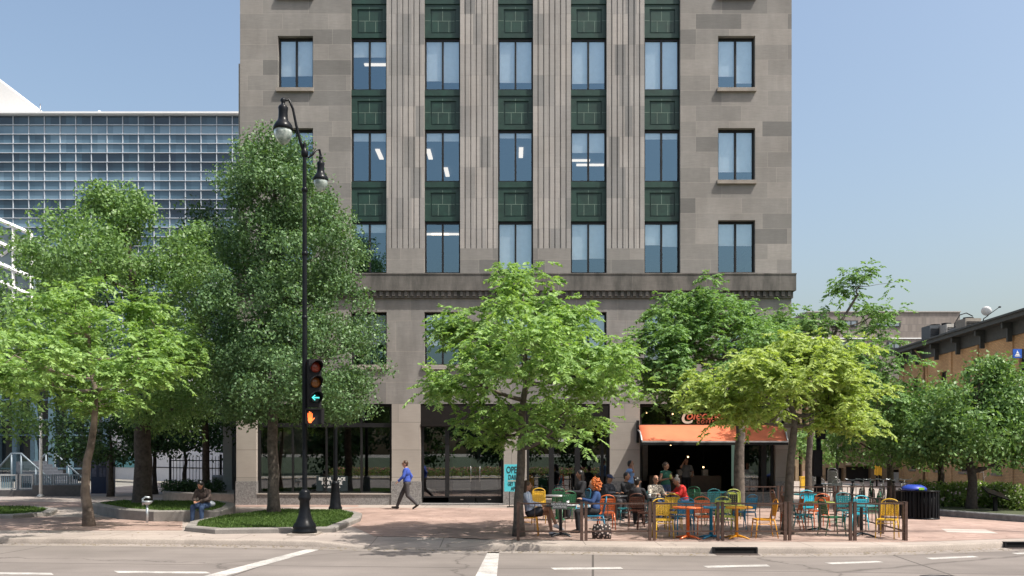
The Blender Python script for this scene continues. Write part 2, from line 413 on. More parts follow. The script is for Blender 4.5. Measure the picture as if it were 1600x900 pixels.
# markings
def roadq(name, pts, lab):
    m = MB(); m.face([m.vert((*gp(x, y, -.126), -.126)) for x, y in pts]); o = m.build(name, LINE); return tag(o, kind='structure')
roadq('road_marking', [(478, 858.5), (500, 858.5), (352, 900), (318, 900)], '')
roadq('road_marking', [(762, 862.5), (780, 862.5), (776, 902), (742, 902)], '')
for a in ([(860, 887), (970, 886), (974, 889), (866, 890)], [(1098, 884), (1198, 882), (1204, 885), (1106, 887)], [(1288, 879), (1370, 876.5), (1382, 878.5), (1300, 881.5)],
          [(1446, 871.5), (1520, 868.5), (1530, 870.5), (1456, 874)], [(178, 892), (322, 893), (330, 896), (184, 895)], [(-60, 893.5), (80, 895), (84, 898), (-60, 897)], [(1580, 864), (1640, 862), (1640, 864), (1590, 866)]):
    roadq('road_marking', a, '')
# storm drains and manhole
def drain(pxa, pxb, y, lab):
    xa, d = gp(pxa, y, -.13); xb, _ = gp(pxb, y, -.13); d = min(b for a, b in kl if abs(a-(xa+xb)/2) < (xb-xa)/2+.3)-.012
    t = thing('storm_drain', lab, 'storm drain', ((xa+xb)/2, d, -.13), 0, 'kerb inlets')
    m = MB(); m.box(xa-.04, xb+.04, d-.02, d+.10, -.012, .008); m.box(xa-.04, xa, d-.02, d+.06, -.13, -.012); m.box(xb, xb+.04, d-.02, d+.06, -.13, -.012); m.build('hood', BLKM, t)
    m = MB(); m.box(xa-.02, xb+.02, d-.30, d-.021, -.125, -.119); m.build('grate_frame', mat('rusty_iron', (.05, .035, .03), .8), t)
    m = MB(); m.box(xa, xb, d-.004, d+.004, -.128, -.013); m.build('mouth', mat('drain_dark', (.004, .004, .004), 1), t)
drain(1120, 1184, 867, 'black storm drain inlet in the kerb in front of the café railings')
drain(1578, 1640, 857.5, 'black kerb inlet cut off by the right edge of the photo')
x, d = gp(1472, 903, -.126)
o = MB().lathe([(.36, 0), (.36, .008), (.30, .012), (.30, .008), (0.02, .009)], (x, d, -.126), 28).build('manhole_cover', mat('cast_iron', (.04, .035, .035), .6, .5)); tag(o, 'round cast iron manhole cover in the road at the bottom edge', 'manhole cover')

# ------------------------------------------------------------------ vegetation generators
def quads_object(name, V, m, parent, nv=4):
    """V: (n,4,3) array of leaf quads"""
    n = len(V); me = bpy.data.meshes.new(name)
    off_ = np.array(origin_of(parent)) if parent is not None else np.zeros(3)
    co_ = (V.reshape(-1, 3)-off_).astype(np.float32)
    me.vertices.add(n*4); me.vertices.foreach_set('co', co_.ravel())
    me.loops.add(n*4); me.loops.foreach_set('vertex_index', np.arange(n*4, dtype=np.int32))
    me.polygons.add(n); me.polygons.foreach_set('loop_start', np.arange(0, n*4, 4, dtype=np.int32)); me.polygons.foreach_set('loop_total', np.full(n, 4, dtype=np.int32))
    me.update(calc_edges=True); me.materials.append(m)
    o = bpy.data.objects.new(name, me); COL.objects.link(o)
    if parent is not None: o.parent = parent
    return o
def unit(a): return a/np.maximum(np.linalg.norm(a, axis=-1, keepdims=True), 1e-9)
def leaf_quads(P_, Dn, Nn, L, W):
    S = unit(np.cross(Dn, Nn)); L = L[:, None]; W = W[:, None]
    cup = Nn*L*.12
    return np.stack([P_, P_+Dn*L*.45+S*W*.5-cup, P_+Dn*L, P_+Dn*L*.45-S*W*.5-cup], 1)
def broad_leaves(rng, C, cr, n, size, flat=.75, up=.5, ctr=None):
    k = len(C); P_ = np.repeat(C, n, 0); r = np.repeat(cr, n)[:, None]
    g = rng.normal(size=(k*n, 3)); g = unit(g)*rng.random((k*n, 1))**.45
    g[:, 2] *= flat; pos = P_+g*r
    out = unit(g+rng.normal(size=g.shape)*.35)
    nr = unit(out*.7+rng.normal(size=g.shape)*.6+np.array([0, 0, up]))
    dn = unit(np.cross(nr, rng.normal(size=g.shape))+np.array([0, 0, -.35]))
    L = size*(.7+.6*rng.random(k*n)); return leaf_quads(pos, dn, nr, L, L*.62)
def frond_leaves(rng, C, cr, nf, nl, size, droop=.38):
    k = len(C)*nf; base = np.repeat(C, nf, 0); r = np.repeat(cr, nf)
    a = rng.random(k)*2*np.pi; elv = rng.normal(size=k)*.35+.15
    d = np.stack([np.cos(a)*np.cos(elv), np.sin(a)*np.cos(elv), np.sin(elv)], 1)
    st = base+d*(r*rng.random(k)*.75)[:, None]+rng.normal(size=(k, 3))*(r*.18)[:, None]
    Lf = r*(.45+.4*rng.random(k))
    t = np.tile(np.repeat(np.linspace(.12, 1, nl//2), 2), k); side = np.tile([1, -1], k*(nl//2))
    I = np.repeat(np.arange(k), nl)
    pos = st[I]+d[I]*(Lf[I]*t)[:, None]; pos[:, 2] -= droop*Lf[I]*t**1.8
    tg = d[I].copy(); tg[:, 2] -= droop*1.8*t**.8; tg = unit(tg)
    sdv = unit(np.cross(tg, np.array([0, 0, 1.0])))*side[:, None]
    dn = unit(sdv*.75+tg*.55+np.array([0, 0, -.3])+rng.normal(size=pos.shape)*.22)
    nr = unit(np.array([0, 0, 1.0])+rng.normal(size=pos.shape)*.45)
    nr = unit(nr-dn*np.sum(nr*dn, 1, keepdims=True))
    L = size*(.75+.5*rng.random(len(pos))); return leaf_quads(pos, dn, nr, L, L*.5)
def tree(name, label, px, py, lobes, tpx, tr, ncl_, m_leaf, m_bark, kind='broad', leaf=.10, per=60, cr=(.3, .55), seed=1, group=None, d=None, cat='tree', shell=.45, squash=.8, split=.35, deep=3.0, sprout=.10, gaps=.16, gapf=.85):
    """lobes: (px, py, rx_px, ry_px, depth offset m, weight); tpx: trunk pixels above the base"""
    rng = np.random.default_rng(seed); rd = random.Random(seed); ncl = int(ncl_*(1.45 if kind == 'frond' else 1.2))
    if d is None: x0, d = gp(px, py); z0 = 0.0
    else: x0 = wx(px, d); z0 = 0.0
    s = F/d
    t = thing(name, label, cat, (x0, d, 0), 0, group)
    mb = MB()
    tp = [Vector((x0, d, z0-.05))]+[Vector((wx(a, d), d+rd.uniform(-.06, .06), wz(b, d))) for a, b in tpx]
    # dense trunk
    fine = []
    for a, b in zip(tp, tp[1:]):
        n = max(2, int((b-a).length/.35))
        for i in range(n): fine.append(a.lerp(b, i/n)+Vector((rd.uniform(-1, 1), rd.uniform(-1, 1), 0))*tr*.12)
    fine.append(tp[-1]); n = len(fine)
    rad = [tr*(1-.72*(i/(n-1))**1.2) for i in range(n)]; rad[0] = tr*1.45; 
    if n > 2: rad[1] = tr*1.08
    mb.tube(fine, rad, 9)
    # extra limb nodes
    nodes = [(p, r) for p, r in zip(fine, rad)][int(n*split):]
    LB = []
    for (lx, ly, rx, ry, dy, wgt) in lobes:
        c = Vector((wx(lx, d), d+dy*deep, wz(ly, d))); rr = Vector((rx/s, rx/s*(.8+.22*deep), ry/s)); LB.append((c, rr, wgt))
        best = min(nodes, key=lambda q: (q[0]-c).length+max(0, q[0].z-(c.z-rr.z*.4))*3)
        a = best[0]; k = 7; mid = a.lerp(c, .5)+Vector((rd.uniform(-.2, .2), rd.uniform(-.2, .2), -.12*(c-a).length))
        pts = [(1-u)**2*a+2*u*(1-u)*mid+u*u*c for u in [i/k for i in range(k+1)]]
        r0 = min(best[1]*.7, tr*.5); rs = [r0*(1-.75*i/k)+.008 for i in range(k+1)]
        mb.tube(pts, rs, 6)
        nodes += list(zip(pts[1:], rs[1:]))
    C = []
    W = sum(l[2] for l in LB)
    for c, rr, wgt in LB:
        k = int(ncl*wgt/W); u = unit(rng.normal(size=(k, 3))); rad_ = (shell+(1-shell)*rng.random((k, 1))**.8)*(.86+.22*rng.random((k, 1)))
        sp = rng.random((k, 1)) < sprout; rad_ = np.where(sp, 1.05+.32*rng.random((k, 1)), rad_)
        q_ = np.array(c)+u*rad_*np.array(rr)
        if gaps: q_ = q_[np.array([mnoise.noise(Vector(p)*gapf+Vector((seed, 0, 0))) > -gaps for p in q_])]
        C.append(q_)
    C = np.concatenate(C); C = C[C[:, 2] > 1.7]
    C = C[np.argsort(np.linalg.norm(C-np.array(fine[-1]), axis=1))]
    NP = [np.array(p) for p, _ in nodes]; NR = [r for _, r in nodes]
    for c in C:
        A = np.array(NP); dd = np.linalg.norm(A-c, axis=1)+np.maximum(0, A[:, 2]-c[2]+.1)*1.5
        j = int(np.argmin(dd)); a = Vector(A[j]); e = Vector(c); L = (e-a).length
        if L < .05: continue
        mid = a.lerp(e, .55)+Vector((rd.uniform(-.1, .1), rd.uniform(-.1, .1), rd.uniform(-.12, .04)))*L
        r0 = min(NR[j]*.7, .035); pts = [a, a.lerp(mid, .5)+Vector((0, 0, -.02*L)), mid, e]
        mb.tube(pts, [r0, r0*.75, r0*.55, .005], 4)
        NP += [np.array(mid)]; NR += [r0*.55]
    mb.build('trunk', m_bark, t)
    crs = cr[0]+(cr[1]-cr[0])*rng.random(len(C))
    if kind == 'broad': V = broad_leaves(rng, C, crs, per, leaf, squash)
    else: V = frond_leaves(rng, C, crs, per[0], per[1], leaf)
    quads_object('crown', V, m_leaf, t)
    return t

# --- the trees, each at its own distance
tree('locust_tree', 'lime green honey locust with a crooked pale-barked trunk at the far left kerb', 140, 822,
     [(60, 540, 62, 50, .3, 1.1), (140, 490, 60, 42, -.2, 1), (215, 520, 55, 45, .5, 1), (255, 570, 58, 42, -.4, 1), (150, 580, 80, 40, -1, 1.1), (40, 590, 50, 32, .2, .8), (95, 475, 34, 26, 0, .4), (190, 475, 34, 28, .4, .4), (115, 625, 60, 22, .2, .5)],
     [(134, 770), (136, 720), (147, 660), (150, 610), (140, 560), (138, 500)], .13, 230, LOCUST, BARKL, 'frond', .14, (14, 12), (.34, .60), 11, 'honey locusts along the kerb', deep=4.0, gaps=.06, gapf=1.1, sprout=.15)
tree('locust_tree', 'bright green honey locust in front of the double doors, trunk at the railing corner', 810, 838,
     [(820, 455, 42, 38, 0, .7), (745, 520, 52, 38, .4, .9), (880, 500, 62, 48, .2, 1), (815, 545, 75, 60, -.5, 1.5), (725, 590, 58, 36, -.2, .9), (915, 580, 72, 42, -.3, 1.1), (800, 640, 72, 34, .1, .9), (880, 645, 55, 24, .6, .6), (695, 600, 34, 16, 0, .3), (960, 545, 34, 40, .3, .35), (745, 672, 44, 15, .3, .3), (860, 676, 48, 13, -.3, .3), (700, 500, 26, 16, .1, .2)],
     [(811, 780), (815, 700), (815, 650), (822, 600), (815, 540), (818, 470)], .12, 300, LOCUST, BARK, 'frond', .125, (15, 12), (.28, .50), 21, 'honey locusts along the kerb', deep=4.2, gaps=.06, gapf=1.1, sprout=.15)
tree('locust_tree', 'mid green honey locust rising behind the café tables, trunk just left of the awning end', 1155, 806,
     [(1085, 480, 62, 38, .3, 1), (1040, 540, 55, 40, -.2, .9), (1135, 520, 75, 50, .2, 1.2), (1200, 500, 62, 38, 1, .9), (1100, 575, 82, 38, -.6, 1.1), (1225, 560, 60, 50, .8, .8), (1005, 590, 36, 26, 0, .3), (1070, 610, 50, 24, .2, .5)],
     [(1154, 740), (1156, 680), (1158, 655), (1140, 600), (1130, 540), (1125, 490)], .185, 300, LOCUSTG, BARK, 'frond', .13, (14, 12), (.30, .55), 31, 'honey locusts along the kerb', deep=1.9, gaps=.08, gapf=1.0, sprout=.14)
tree('locust_tree', 'yellow green honey locust with forking trunk among the tables right of the awning', 1230, 835,
     [(1120, 610, 62, 28, 0, .7), (1200, 585, 72, 42, -.4, 1.2), (1290, 580, 68, 40, .2, 1.1), (1230, 630, 95, 32, .2, 1.2), (1350, 620, 45, 38, .3, .8), (1265, 545, 52, 26, .3, .6), (1320, 655, 50, 20, 0, .35), (1160, 650, 50, 16, 0, .3)],
     [(1234, 740), (1240, 680), (1240, 650), (1228, 615), (1240, 580)], .125, 270, LOCUSTY, BARK, 'frond', .12, (13, 12), (.26, .46), 41, 'honey locusts along the kerb', deep=2.0, gaps=.03, gapf=1.1, sprout=.15)
tree('locust_tree', 'airy honey locust with a bare arching limb against the sky right of the stone tower', 1262, 796,
     [(1290, 500, 40, 26, .2, .45), (1345, 445, 36, 22, 0, .35), (1375, 490, 32, 22, .3, .35), (1320, 560, 62, 45, .3, 1.0), (1380, 570, 45, 50, .2, .8), (1385, 640, 45, 40, 0, .6), (1250, 500, 34, 26, 1, .4), (1330, 640, 50, 40, .4, .5)],
     [(1264, 700), (1272, 620), (1288, 560), (1310, 510), (1340, 460)], .13, 190, LOCUSTG, BARK, 'frond', .125, (9, 12), (.36, .60), 51, 'honey locusts along the kerb')
tree('pear_tree', 'tall pointed callery pear with dense glossy crown beside the double lamp post', 428, 807,
     [(430, 246, 40, 34, 0, .7), (418, 296, 66, 52, 0, 1.3), (474, 322, 66, 56, 0, 1.4), (398, 375, 78, 66, .2, 1.7), (490, 405, 88, 72, 0, 2.0), (390, 480, 78, 72, 0, 1.7), (495, 500, 92, 76, 0, 2.0), (390, 570, 80, 66, .2, 1.6), (508, 565, 106, 68, -.2, 2.0), (440, 625, 84, 42, 0, 1.2), (530, 620, 56, 38, 0, .8), (370, 620, 48, 40, .1, .7)],
     [(427, 740), (425, 680), (430, 600), (432, 500), (430, 380), (428, 270)], .18, 640, PEAR, BARK, 'broad', .10, 150, (.36, .64), 61, 'broadleaf trees of the left plaza', shell=.5, deep=4.0, sprout=.03, gaps=.3)
tree('shade_tree', 'broad tall shade tree with the thickest trunk growing out of the left seat-high bed', 225, 800,
     [(190, 330, 42, 48, 0, .9), (85, 370, 55, 42, 1, .9), (265, 375, 52, 46, .5, .9), (175, 420, 85, 60, -.5, 1.6), (75, 450, 60, 60, .5, 1), (270, 460, 55, 65, 0, 1.1), (50, 560, 60, 80, 1, 1), (240, 570, 70, 70, .5, 1.2), (150, 620, 100, 45, 1.5, 1), (270, 640, 60, 40, 0, .7)],
     [(224, 740), (224, 660), (222, 580), (215, 500), (205, 420), (195, 350)], .31, 520, MAPLE, BARKD, 'broad', .12, 120, (.42, .76), 71, 'broadleaf trees of the left plaza', shell=.5, deep=4.0, sprout=.06, gaps=.22)
tree('shade_tree', 'narrow dark tree squeezed between the pear tree and the tall shade tree', 322, 783,
     [(318, 360, 18, 40, 0, .5), (318, 440, 38, 60, 0, 1), (325, 540, 50, 70, 0, 1.3), (330, 630, 60, 45, 0, 1)], [(322, 700), (320, 600), (318, 480), (318, 380)], .16, 160, DARKL, BARKD, 'broad', .15, 70, (.5, .9), 72, 'broadleaf trees of the left plaza')
tree('shade_tree', 'dark leafy tree half cut off by the left edge of the photo', -50, 792,
     [(-70, 430, 65, 60, 0, 1), (-30, 500, 60, 70, 0, 1.2), (-60, 600, 90, 70, 0, 1.2), (-20, 650, 60, 35, 0, .7)], [(-50, 700), (-52, 600), (-55, 450)], .2, 200, MAPLE, BARKD, 'broad', .14, 80, (.5, .85), 73, 'broadleaf trees of the left plaza')
tree('shade_tree', 'thin dark trunked small tree standing in front of the pale curved wall', 173, 776,
     [(170, 690, 50, 34, 0, 1), (120, 700, 50, 30, 0, .8), (200, 680, 50, 28, .3, .8), (90, 675, 40, 26, 0, .5), (150, 650, 60, 30, 0, .8)], [(173, 730), (174, 700), (172, 670)], .13, 130, DARKL, BARKD, 'broad', .16, 70, (.45, .8), 74, 'small dark trees by the iron fence')
tree('shade_tree', 'slim dark tree just right of the thick trunk', 242, 772,
     [(245, 660, 40, 36, 0, 1), (262, 690, 30, 22, 0, .6), (225, 690, 30, 26, 0, .6)], [(241, 735), (243, 700), (246, 660)], .12, 70, DARKL, BARKD, 'broad', .16, 60, (.45, .8), 75, 'small dark trees by the iron fence')
tree('shade_tree', 'dark multi-stemmed tree spreading in front of the iron fence', 290, 771,
     [(290, 655, 50, 34, 0, 1), (325, 680, 44, 30, .2, 1), (265, 670, 30, 24, 0, .6), (345, 655, 30, 40, 0, .6)], [(288, 740), (290, 722), (286, 690), (284, 660)], .11, 110, DARKL, BARKD, 'broad', .16, 60, (.4, .8), 76, 'small dark trees by the iron fence')
tree('maple_tree', 'dense round green tree rising over the information board and hedge', 1517, 803,
     [(1545, 590, 34, 28, 0, .8), (1503, 622, 38, 30, .2, .8), (1572, 628, 44, 42, 0, 1.1), (1528, 662, 62, 42, -.3, 1.6), (1598, 675, 44, 44, 0, 1), (1486, 668, 38, 40, .3, .8), (1580, 715, 45, 24, 0, .5), (1500, 700, 60, 28, 0, .7), (1625, 625, 32, 32, 0, .5)],
     [(1520, 755), (1514, 700), (1520, 650), (1530, 600)], .17, 330, MAPLE, BARKD, 'broad', .13, 75, (.38, .7), 81, 'trees of the right plaza', deep=2.0, sprout=.14)
tree('maple_tree', 'green tree with upright trunk right behind the black litter bins', 1468, 797,
     [(1460, 650, 50, 45, 0, 1.2), (1430, 690, 48, 34, 0, 1), (1480, 700, 50, 30, 0, .9)], [(1470, 745), (1468, 700), (1462, 650)], .14, 150, MAPLE, BARKD, 'broad', .13, 75, (.38, .7), 82, 'trees of the right plaza')
tree('maple_tree', 'green tree with forked trunk above the parked bicycles', 1392, 788,
     [(1390, 670, 60, 45, 0, 1.5), (1340, 690, 40, 36, 0, 1), (1420, 700, 40, 30, 0, .9), (1370, 620, 50, 36, .3, 1), (1340, 650, 40, 36, .2, .8)], [(1392, 750), (1390, 715), (1386, 670)], .15, 210, MAPLE, BARK, 'broad', .14, 75, (.4, .75), 83, 'trees of the right plaza')
tree('maple_tree', 'small sunlit leafy tree between the stone corner pier and the black lamp post', 1262, 770,
     [(1262, 715, 28, 26, 0, 1), (1290, 725, 24, 18, 0, .6), (1248, 690, 18, 16, 0, .4), (1275, 690, 26, 20, 0, .5)], [(1262, 735), (1262, 710)], .1, 60, MAPLE, BARK, 'broad', .18, 60, (.4, .8), 84, 'trees of the right plaza')
tree('young_tree', 'small pale green sapling behind the information board', 1536, 792,
     [(1536, 732, 22, 9, 0, 1), (1548, 740, 18, 7, 0, .7), (1522, 736, 14, 8, 0, .5)], [(1536, 760), (1537, 738)], .05, 26, LOCUST, BARK, 'broad', .12, 45, (.25, .4), 85, 'trees of the right plaza')

# ------------------------------------------------------------------ main building
bld = thing('stone_tower', 'tall grey brown limestone office tower with fluted piers and green panels', 'building', (0, D, 0))
WCX = [(434, 489), (548, 604), (663, 719), (778, 833), (892, 948), (1007, 1063), (1122, 1180)]
ROWS = [(-232, -150), (-88, -6), (56, 138), (200, 282), (344, 426)]
ZT = 25.6; ZB1 = FZ(428); BX0, BX1 = FX(375), FX(1237)
def wall(name, x0, x1, z0, z1, ops, y, depth, m, parent, ret=None):
    """a front wall with openings and their reveals"""
    mb = MB(); xs = sorted({x0, x1, *[o[0] for o in ops], *[o[1] for o in ops]}); zs = sorted({z0, z1, *[o[2] for o in ops], *[o[3] for o in ops]})
    ins = lambda cx, cz: any(a < cx < b and c < cz < d_ for a, b, c, d_ in ops)
    for xa, xb in zip(xs, xs[1:]):
        for za, zb in zip(zs, zs[1:]):
            if xa >= x0 and xb <= x1 and za >= z0 and zb <= z1 and not ins((xa+xb)/2, (za+zb)/2):
                mb.quad((xa, y, za), (xb, y, za), (xb, y, zb), (xa, y, zb))
    for a, b, c, d_ in ops:
        y2 = y+depth
        mb.quad((a, y, c), (a, y2, c), (a, y2, d_), (a, y, d_)); mb.quad((b, y2, c), (b, y, c), (b, y, d_), (b, y2, d_))
        if c > z0+.001: mb.quad((a, y, c), (b, y, c), (b, y2, c), (a, y2, c))
        if d_ < z1-.001: mb.quad((a, y2, d_), (b, y2, d_), (b, y, d_), (a, y, d_))
    # end returns
    mb.quad((x1, y, z0), (x1, y+1.2, z0), (x1, y+1.2, z1), (x1, y, z1)); mb.quad((x0, y+1.2, z0), (x0, y, z0), (x0, y, z1), (x0, y+1.2, z1))
    return mb.build(name, m, parent)
ops = []
for i, (a, b) in enumerate(WCX):
    if i in (0, 6):
        for t, bo in ROWS: ops.append((FX(a), FX(b), FZ(bo), FZ(t)))
    else: ops.append((FX(a), FX(b), ZB1, FZ(-236)))
# the fluted piers stand in slots of their own: leave them out of the flat wall above y 388
FZ0 = FZ(388); flx = [(604, 663), (719, 778), (833, 892), (948, 1007)]
for a, b in flx: ops.append((FX(a)-.001, FX(b)+.001, FZ0, FZ(-236)))
wall('upper_wall', BX0, BX1, ZB1, ZT, ops, D, .34, STONE, bld)
for a, b in flx:                                            # piers: bands of concave flutes
    mb = MB(); xa, xb = FX(a), FX(b); W_ = xb-xa; prof = [(0, .34), (0, 0)]
    nf = 6; fw = (W_-.16)/nf
    for k in range(nf):
        s0 = .08+k*fw
        for q in range(0, 7):
            u = q/6; prof.append((s0+fw*(.39+.22*u), .002 if q in (0, 6) else .012+.040*math.sin(math.pi*u)**.6))
    prof += [(W_, 0), (W_, .34)]
    lo = [mb.vert((xa+px_, D+py_, FZ0)) for px_, py_ in prof]; hi = [mb.vert((xa+px_, D+py_, FZ(-236))) for px_, py_ in prof]
    for k in range(len(prof)-1): mb.face((lo[k], lo[k+1], hi[k+1], hi[k]))
    mb.face(lo[::-1])                                       # underside ledge
    mb.quad((xa, D, FZ0), (xb, D, FZ0), (xb, D+.1, FZ0), (xa, D+.1, FZ0))
    mb.build('fluted_pier', FLUTE, bld)
mb = MB(); mb.box(BX0-.13, BX0-.002, D+.25, D+1.6, FZ(628), FZ(95)); mb.build('side_pilaster', PIER, bld)
# shell behind the facade
mb = MB(); BK = D+24
mb.quad((BX1, D+1.2, 0), (BX1, BK, 0), (BX1, BK, ZT), (BX1, D+1.2, ZT)); mb.quad((BX0, BK, 0), (BX0, D+1.2, 0), (BX0, D+1.2, ZT), (BX0, BK, ZT))
mb.quad((BX1, BK, 0), (BX0, BK, 0), (BX0, BK, ZT), (BX1, BK, ZT)); mb.quad((BX0, D, ZT), (BX1, D, ZT), (BX1, BK, ZT), (BX0, BK, ZT))
mb.build('shell_wall', STONE, bld)
mb = MB()                                                    # floors and back wall of the offices
mb.quad((BX0+.1, D+7.5, .05), (BX1-.1, D+7.5, .05), (BX1-.1, D+7.5, ZT-.1), (BX0+.1, D+7.5, ZT-.1))
for t, bo in ROWS+[(487, 570)]: mb.box(BX0+.1, BX1-.1, D+.5, D+7.45, FZ(t)+.25, FZ(t)+.5)
for px in (380, 519, 633, 748, 862, 977, 1092, 1230): mb.box(FX(px)-.1, FX(px)+.1, D+.5, D+4.2, FZ(570), ZT-.2)
mb.build('office_floors', ROOM, bld)
mb = MB(); TUBE = emit('office_tube_light', (1.0, .88, .74), .9)
for cx, ct, xo, dd in ((1, 200, 45, 3.6), (2, 200, 8, 3.6), (2, 200, 35, 6.0), (3, 200, 36, 3.4), (4, 200, 30, 5.0), (4, 200, 8, 4.4), (2, 344, 16, 3.0), (2, 344, 34, 3.0), (5, 344, 4, 3.8), (6, 344, 26, 4.0), (1, 56, 44, 3.0)):
    X_ = wx(WCX[cx][0]+xo, D+dd); z = FZ(ct)+.22
    f = MB().box(X_-.09, X_+.09, D+dd-.6, D+dd+.6, z-.05, z) if cx in (1, 3, 2) and ct == 200 else MB().box(X_-.6, X_+.6, D+dd-.09, D+dd+.09, z-.05, z)
    f.build('ceiling_light', TUBE, bld)
rnd = random.Random(5)
def window(a, b, t, bo, blind, yrec=.22, parent=bld, gl=UGLASS, sill=None):
    xa, xb, z0, z1 = FX(a)+.005, FX(b)-.005, FZ(bo)+.005, FZ(t)-.005; y = D+yrec; fw = .055
    mb = MB(); xm = (xa+xb)/2
    mb.box(xa, xa+fw, y, y+.09, z0, z1); mb.box(xb-fw, xb, y, y+.09, z0, z1); mb.box(xa+fw, xb-fw, y, y+.09, z0, z0+fw); mb.box(xa+fw, xb-fw, y, y+.09, z1-fw-.03, z1)
    mb.box(xm-.035, xm+.035, y-.01, y+.09, z0+fw, z1-fw-.03)
    f = mb.build('window', BRONZE, parent)
    m2 = MB(); m2.quad((xa+fw, y+.05, z0+fw), (xm-.035, y+.05, z0+fw), (xm-.035, y+.05, z1-fw-.03), (xa+fw, y+.05, z1-fw-.03)); m2.quad((xm+.035, y+.05, z0+fw), (xb-fw, y+.05, z0+fw), (xb-fw, y+.05, z1-fw-.03), (xm+.035, y+.05, z1-fw-.03))
    m2.build('pane', gl, f)
    if blind:
        bb = MB(); h = (z1-z0)
        for x0_, x1_, fr in ((xa+.04, xm-.005, blind[0]), (xm+.005, xb-.04, blind[-1])):
            bb.box(x0_, x1_, y+.092, y+.097, z1-h*fr, z1-.02)
        bb.build('blind', BLIND, f)
    return f
BL = {(0, 2): (.72, .71), (2, 2): (.80, .83), (3, 2): (.83,), (4, 2): (.85, .84), (5, 2): (.97,), (6, 2): (.72, .85), (1, 2): (.34,), (0, 3): (.3,), (1, 3): (.2,), (2, 3): (.2,), (3, 3): (.14,), (4, 3): (.42,), (5, 3): (.16,), (6, 3): (.80,),
      (1, 4): (.2,), (2, 4): None, (3, 4): (.9,), (4, 4): (.72, .70), (5, 4): (.44, .47), (6, 4): (.46,)}
for i, (a, b) in enumerate(WCX):
    for j, (t, bo) in enumerate(ROWS):
        if i in (0, 6):
            window(a, b, t, bo, BL.get((i, j), (rnd.choice((.3, .6, .9)),)), .20)
            if j < 4: MB().box(FX(a)-.05, FX(b)+.03, D-.11, D+.19, FZ(bo)-.14, FZ(bo)-.002).build('window_sill', SILL, bld)
        else: window(a, b, t, bo, BL.get((i, j), (rnd.choice((.3, .6, .9)),)), .24)
# green spandrels
def spandrel(a, b, top, bot):
    xa, xb, z0, z1 = FX(a)+.002, FX(b)-.002, FZ(bot)+.004, FZ(top)-.004; yf = D+.17
    mb = MB(); zs = z1-.22
    mb.box(xa, xb, yf-.03, yf+.16, zs, z1); mb.box(xa, xb, yf+.01, yf+.16, zs-.10, zs)
    z1b = zs-.10; mx = .22; mz = .17; xi0, xi1, zi0, zi1 = xa+mx, xb-mx+.05, z0+mz, z1b-.09
    mb.box(xa, xi0, yf, yf+.16, z0, z1b); mb.box(xi1, xb, yf, yf+.16, z0, z1b); mb.box(xi0, xi1, yf, yf+.16, z0, zi0); mb.box(xi0, xi1, yf, yf+.16, zi1, z1b)
    mb.box(xi0, xi1, yf+.045, yf+.16, zi0, zi1)
    mb.box(xi0+.05, xi1-.05, yf+.028, yf+.045, zi0+.05, zi1-.05)
    zm = (zi0+zi1)/2+.02; xm = (xa+xb)/2; t = .007
    def J(x0, x1, z0_, z1_, y): mb.box(x0, x1, y-.004, y, z0_, z1_, 1)
    J(xa, xi0-.003, zm-t, zm+t, yf); J(xi1+.003, xb, zm-t, zm+t, yf); J(xi0+.052, xi1-.052, zm-t, zm+t, yf+.028)
    J(xm-t, xm+t, zm+t+.002, zi1-.052, yf+.028); J(xm-t, xm+t, zi1+.003, z1b, yf)
    for k in (.3, .72): J(xi0+(xi1-xi0)*k-t, xi0+(xi1-xi0)*k+t, zi0+.052, zm-t-.002, yf+.028)
    mb.build('spandrel_panel', [GREEN, JOINT], bld)
for i in range(1, 6):
    a, b = WCX[i]
    for j in range(len(ROWS)-1): spandrel(a, b, ROWS[j][1], ROWS[j+1][0])
# belt course, dentils, frieze
mb = MB(); x0, x1 = FX(368), FX(1242)
mb.box(x0, x1, D-.17, D+.33, FZ(455), ZB1-.05); mb.box(x0-.01, x1+.01, D-.19, D+.33, ZB1-.05, ZB1-.002)
mb.build('belt_course', BAND, bld)
mb = MB(); mb.box(x0+.08, x1-.08, D-.05, D+.3, FZ(466), FZ(455)-.002)
k = x0+.1
while k < x1-.2: mb.box(k, k+.115, D-.12, D-.052, FZ(463), FZ(456)); k += .235
mb.build('dentil_course', BAND, bld)
# second storey wall
SZ0, SZ1 = FZ(631), FZ(466)
ops2 = [(FX(a), FX(b), FZ(570), FZ(487)) for a, b in WCX]
wall('second_storey_wall', FX(369), FX(1237), SZ0, SZ1-.002, ops2, D+.03, .34, STONE2, bld)
for i, (a, b) in enumerate(WCX):
    window(a, b, 487, 570, ((.55,), (.6,), (.62,), (.4,), (.95,), (.95,), (.5,))[i], .26)
    MB().box(FX(a)-.08, FX(b)+.05, D-.05, D+.26, FZ(577), FZ(570)-.002).build('window_sill', PIER, bld)
# ground floor piers with granite feet
GZ = FZ(752)
for a, b, z1 in ((369, 400, 631), (612, 657, 631), (787, 823, 664), (953, 1000, 631), (1212, 1237, 631)):
    MB().box(FX(a), FX(b), D+.02, D+.9, GZ, FZ(z1)-.004).build('pier', PIER, bld)
    MB().box(FX(a)-.02, FX(b)+.02, D-.02, D+.9, -.05, GZ-.002).build('granite_base', GRAN, bld)
for a, b, t in ((400, 612, 771), (823, 953, 779), (1000, 1212, 769)):
    mb = MB(); mb.box(FX(a)+.02, FX(b)-.02, D+.03, D+.5, -.05, FZ(t)-.045); mb.build('granite_base', GRAN, bld)
    MB().box(FX(a)+.02, FX(b)-.02, D-.01, D+.45, FZ(t)-.043, FZ(t)).build('ledge', PIER, bld)
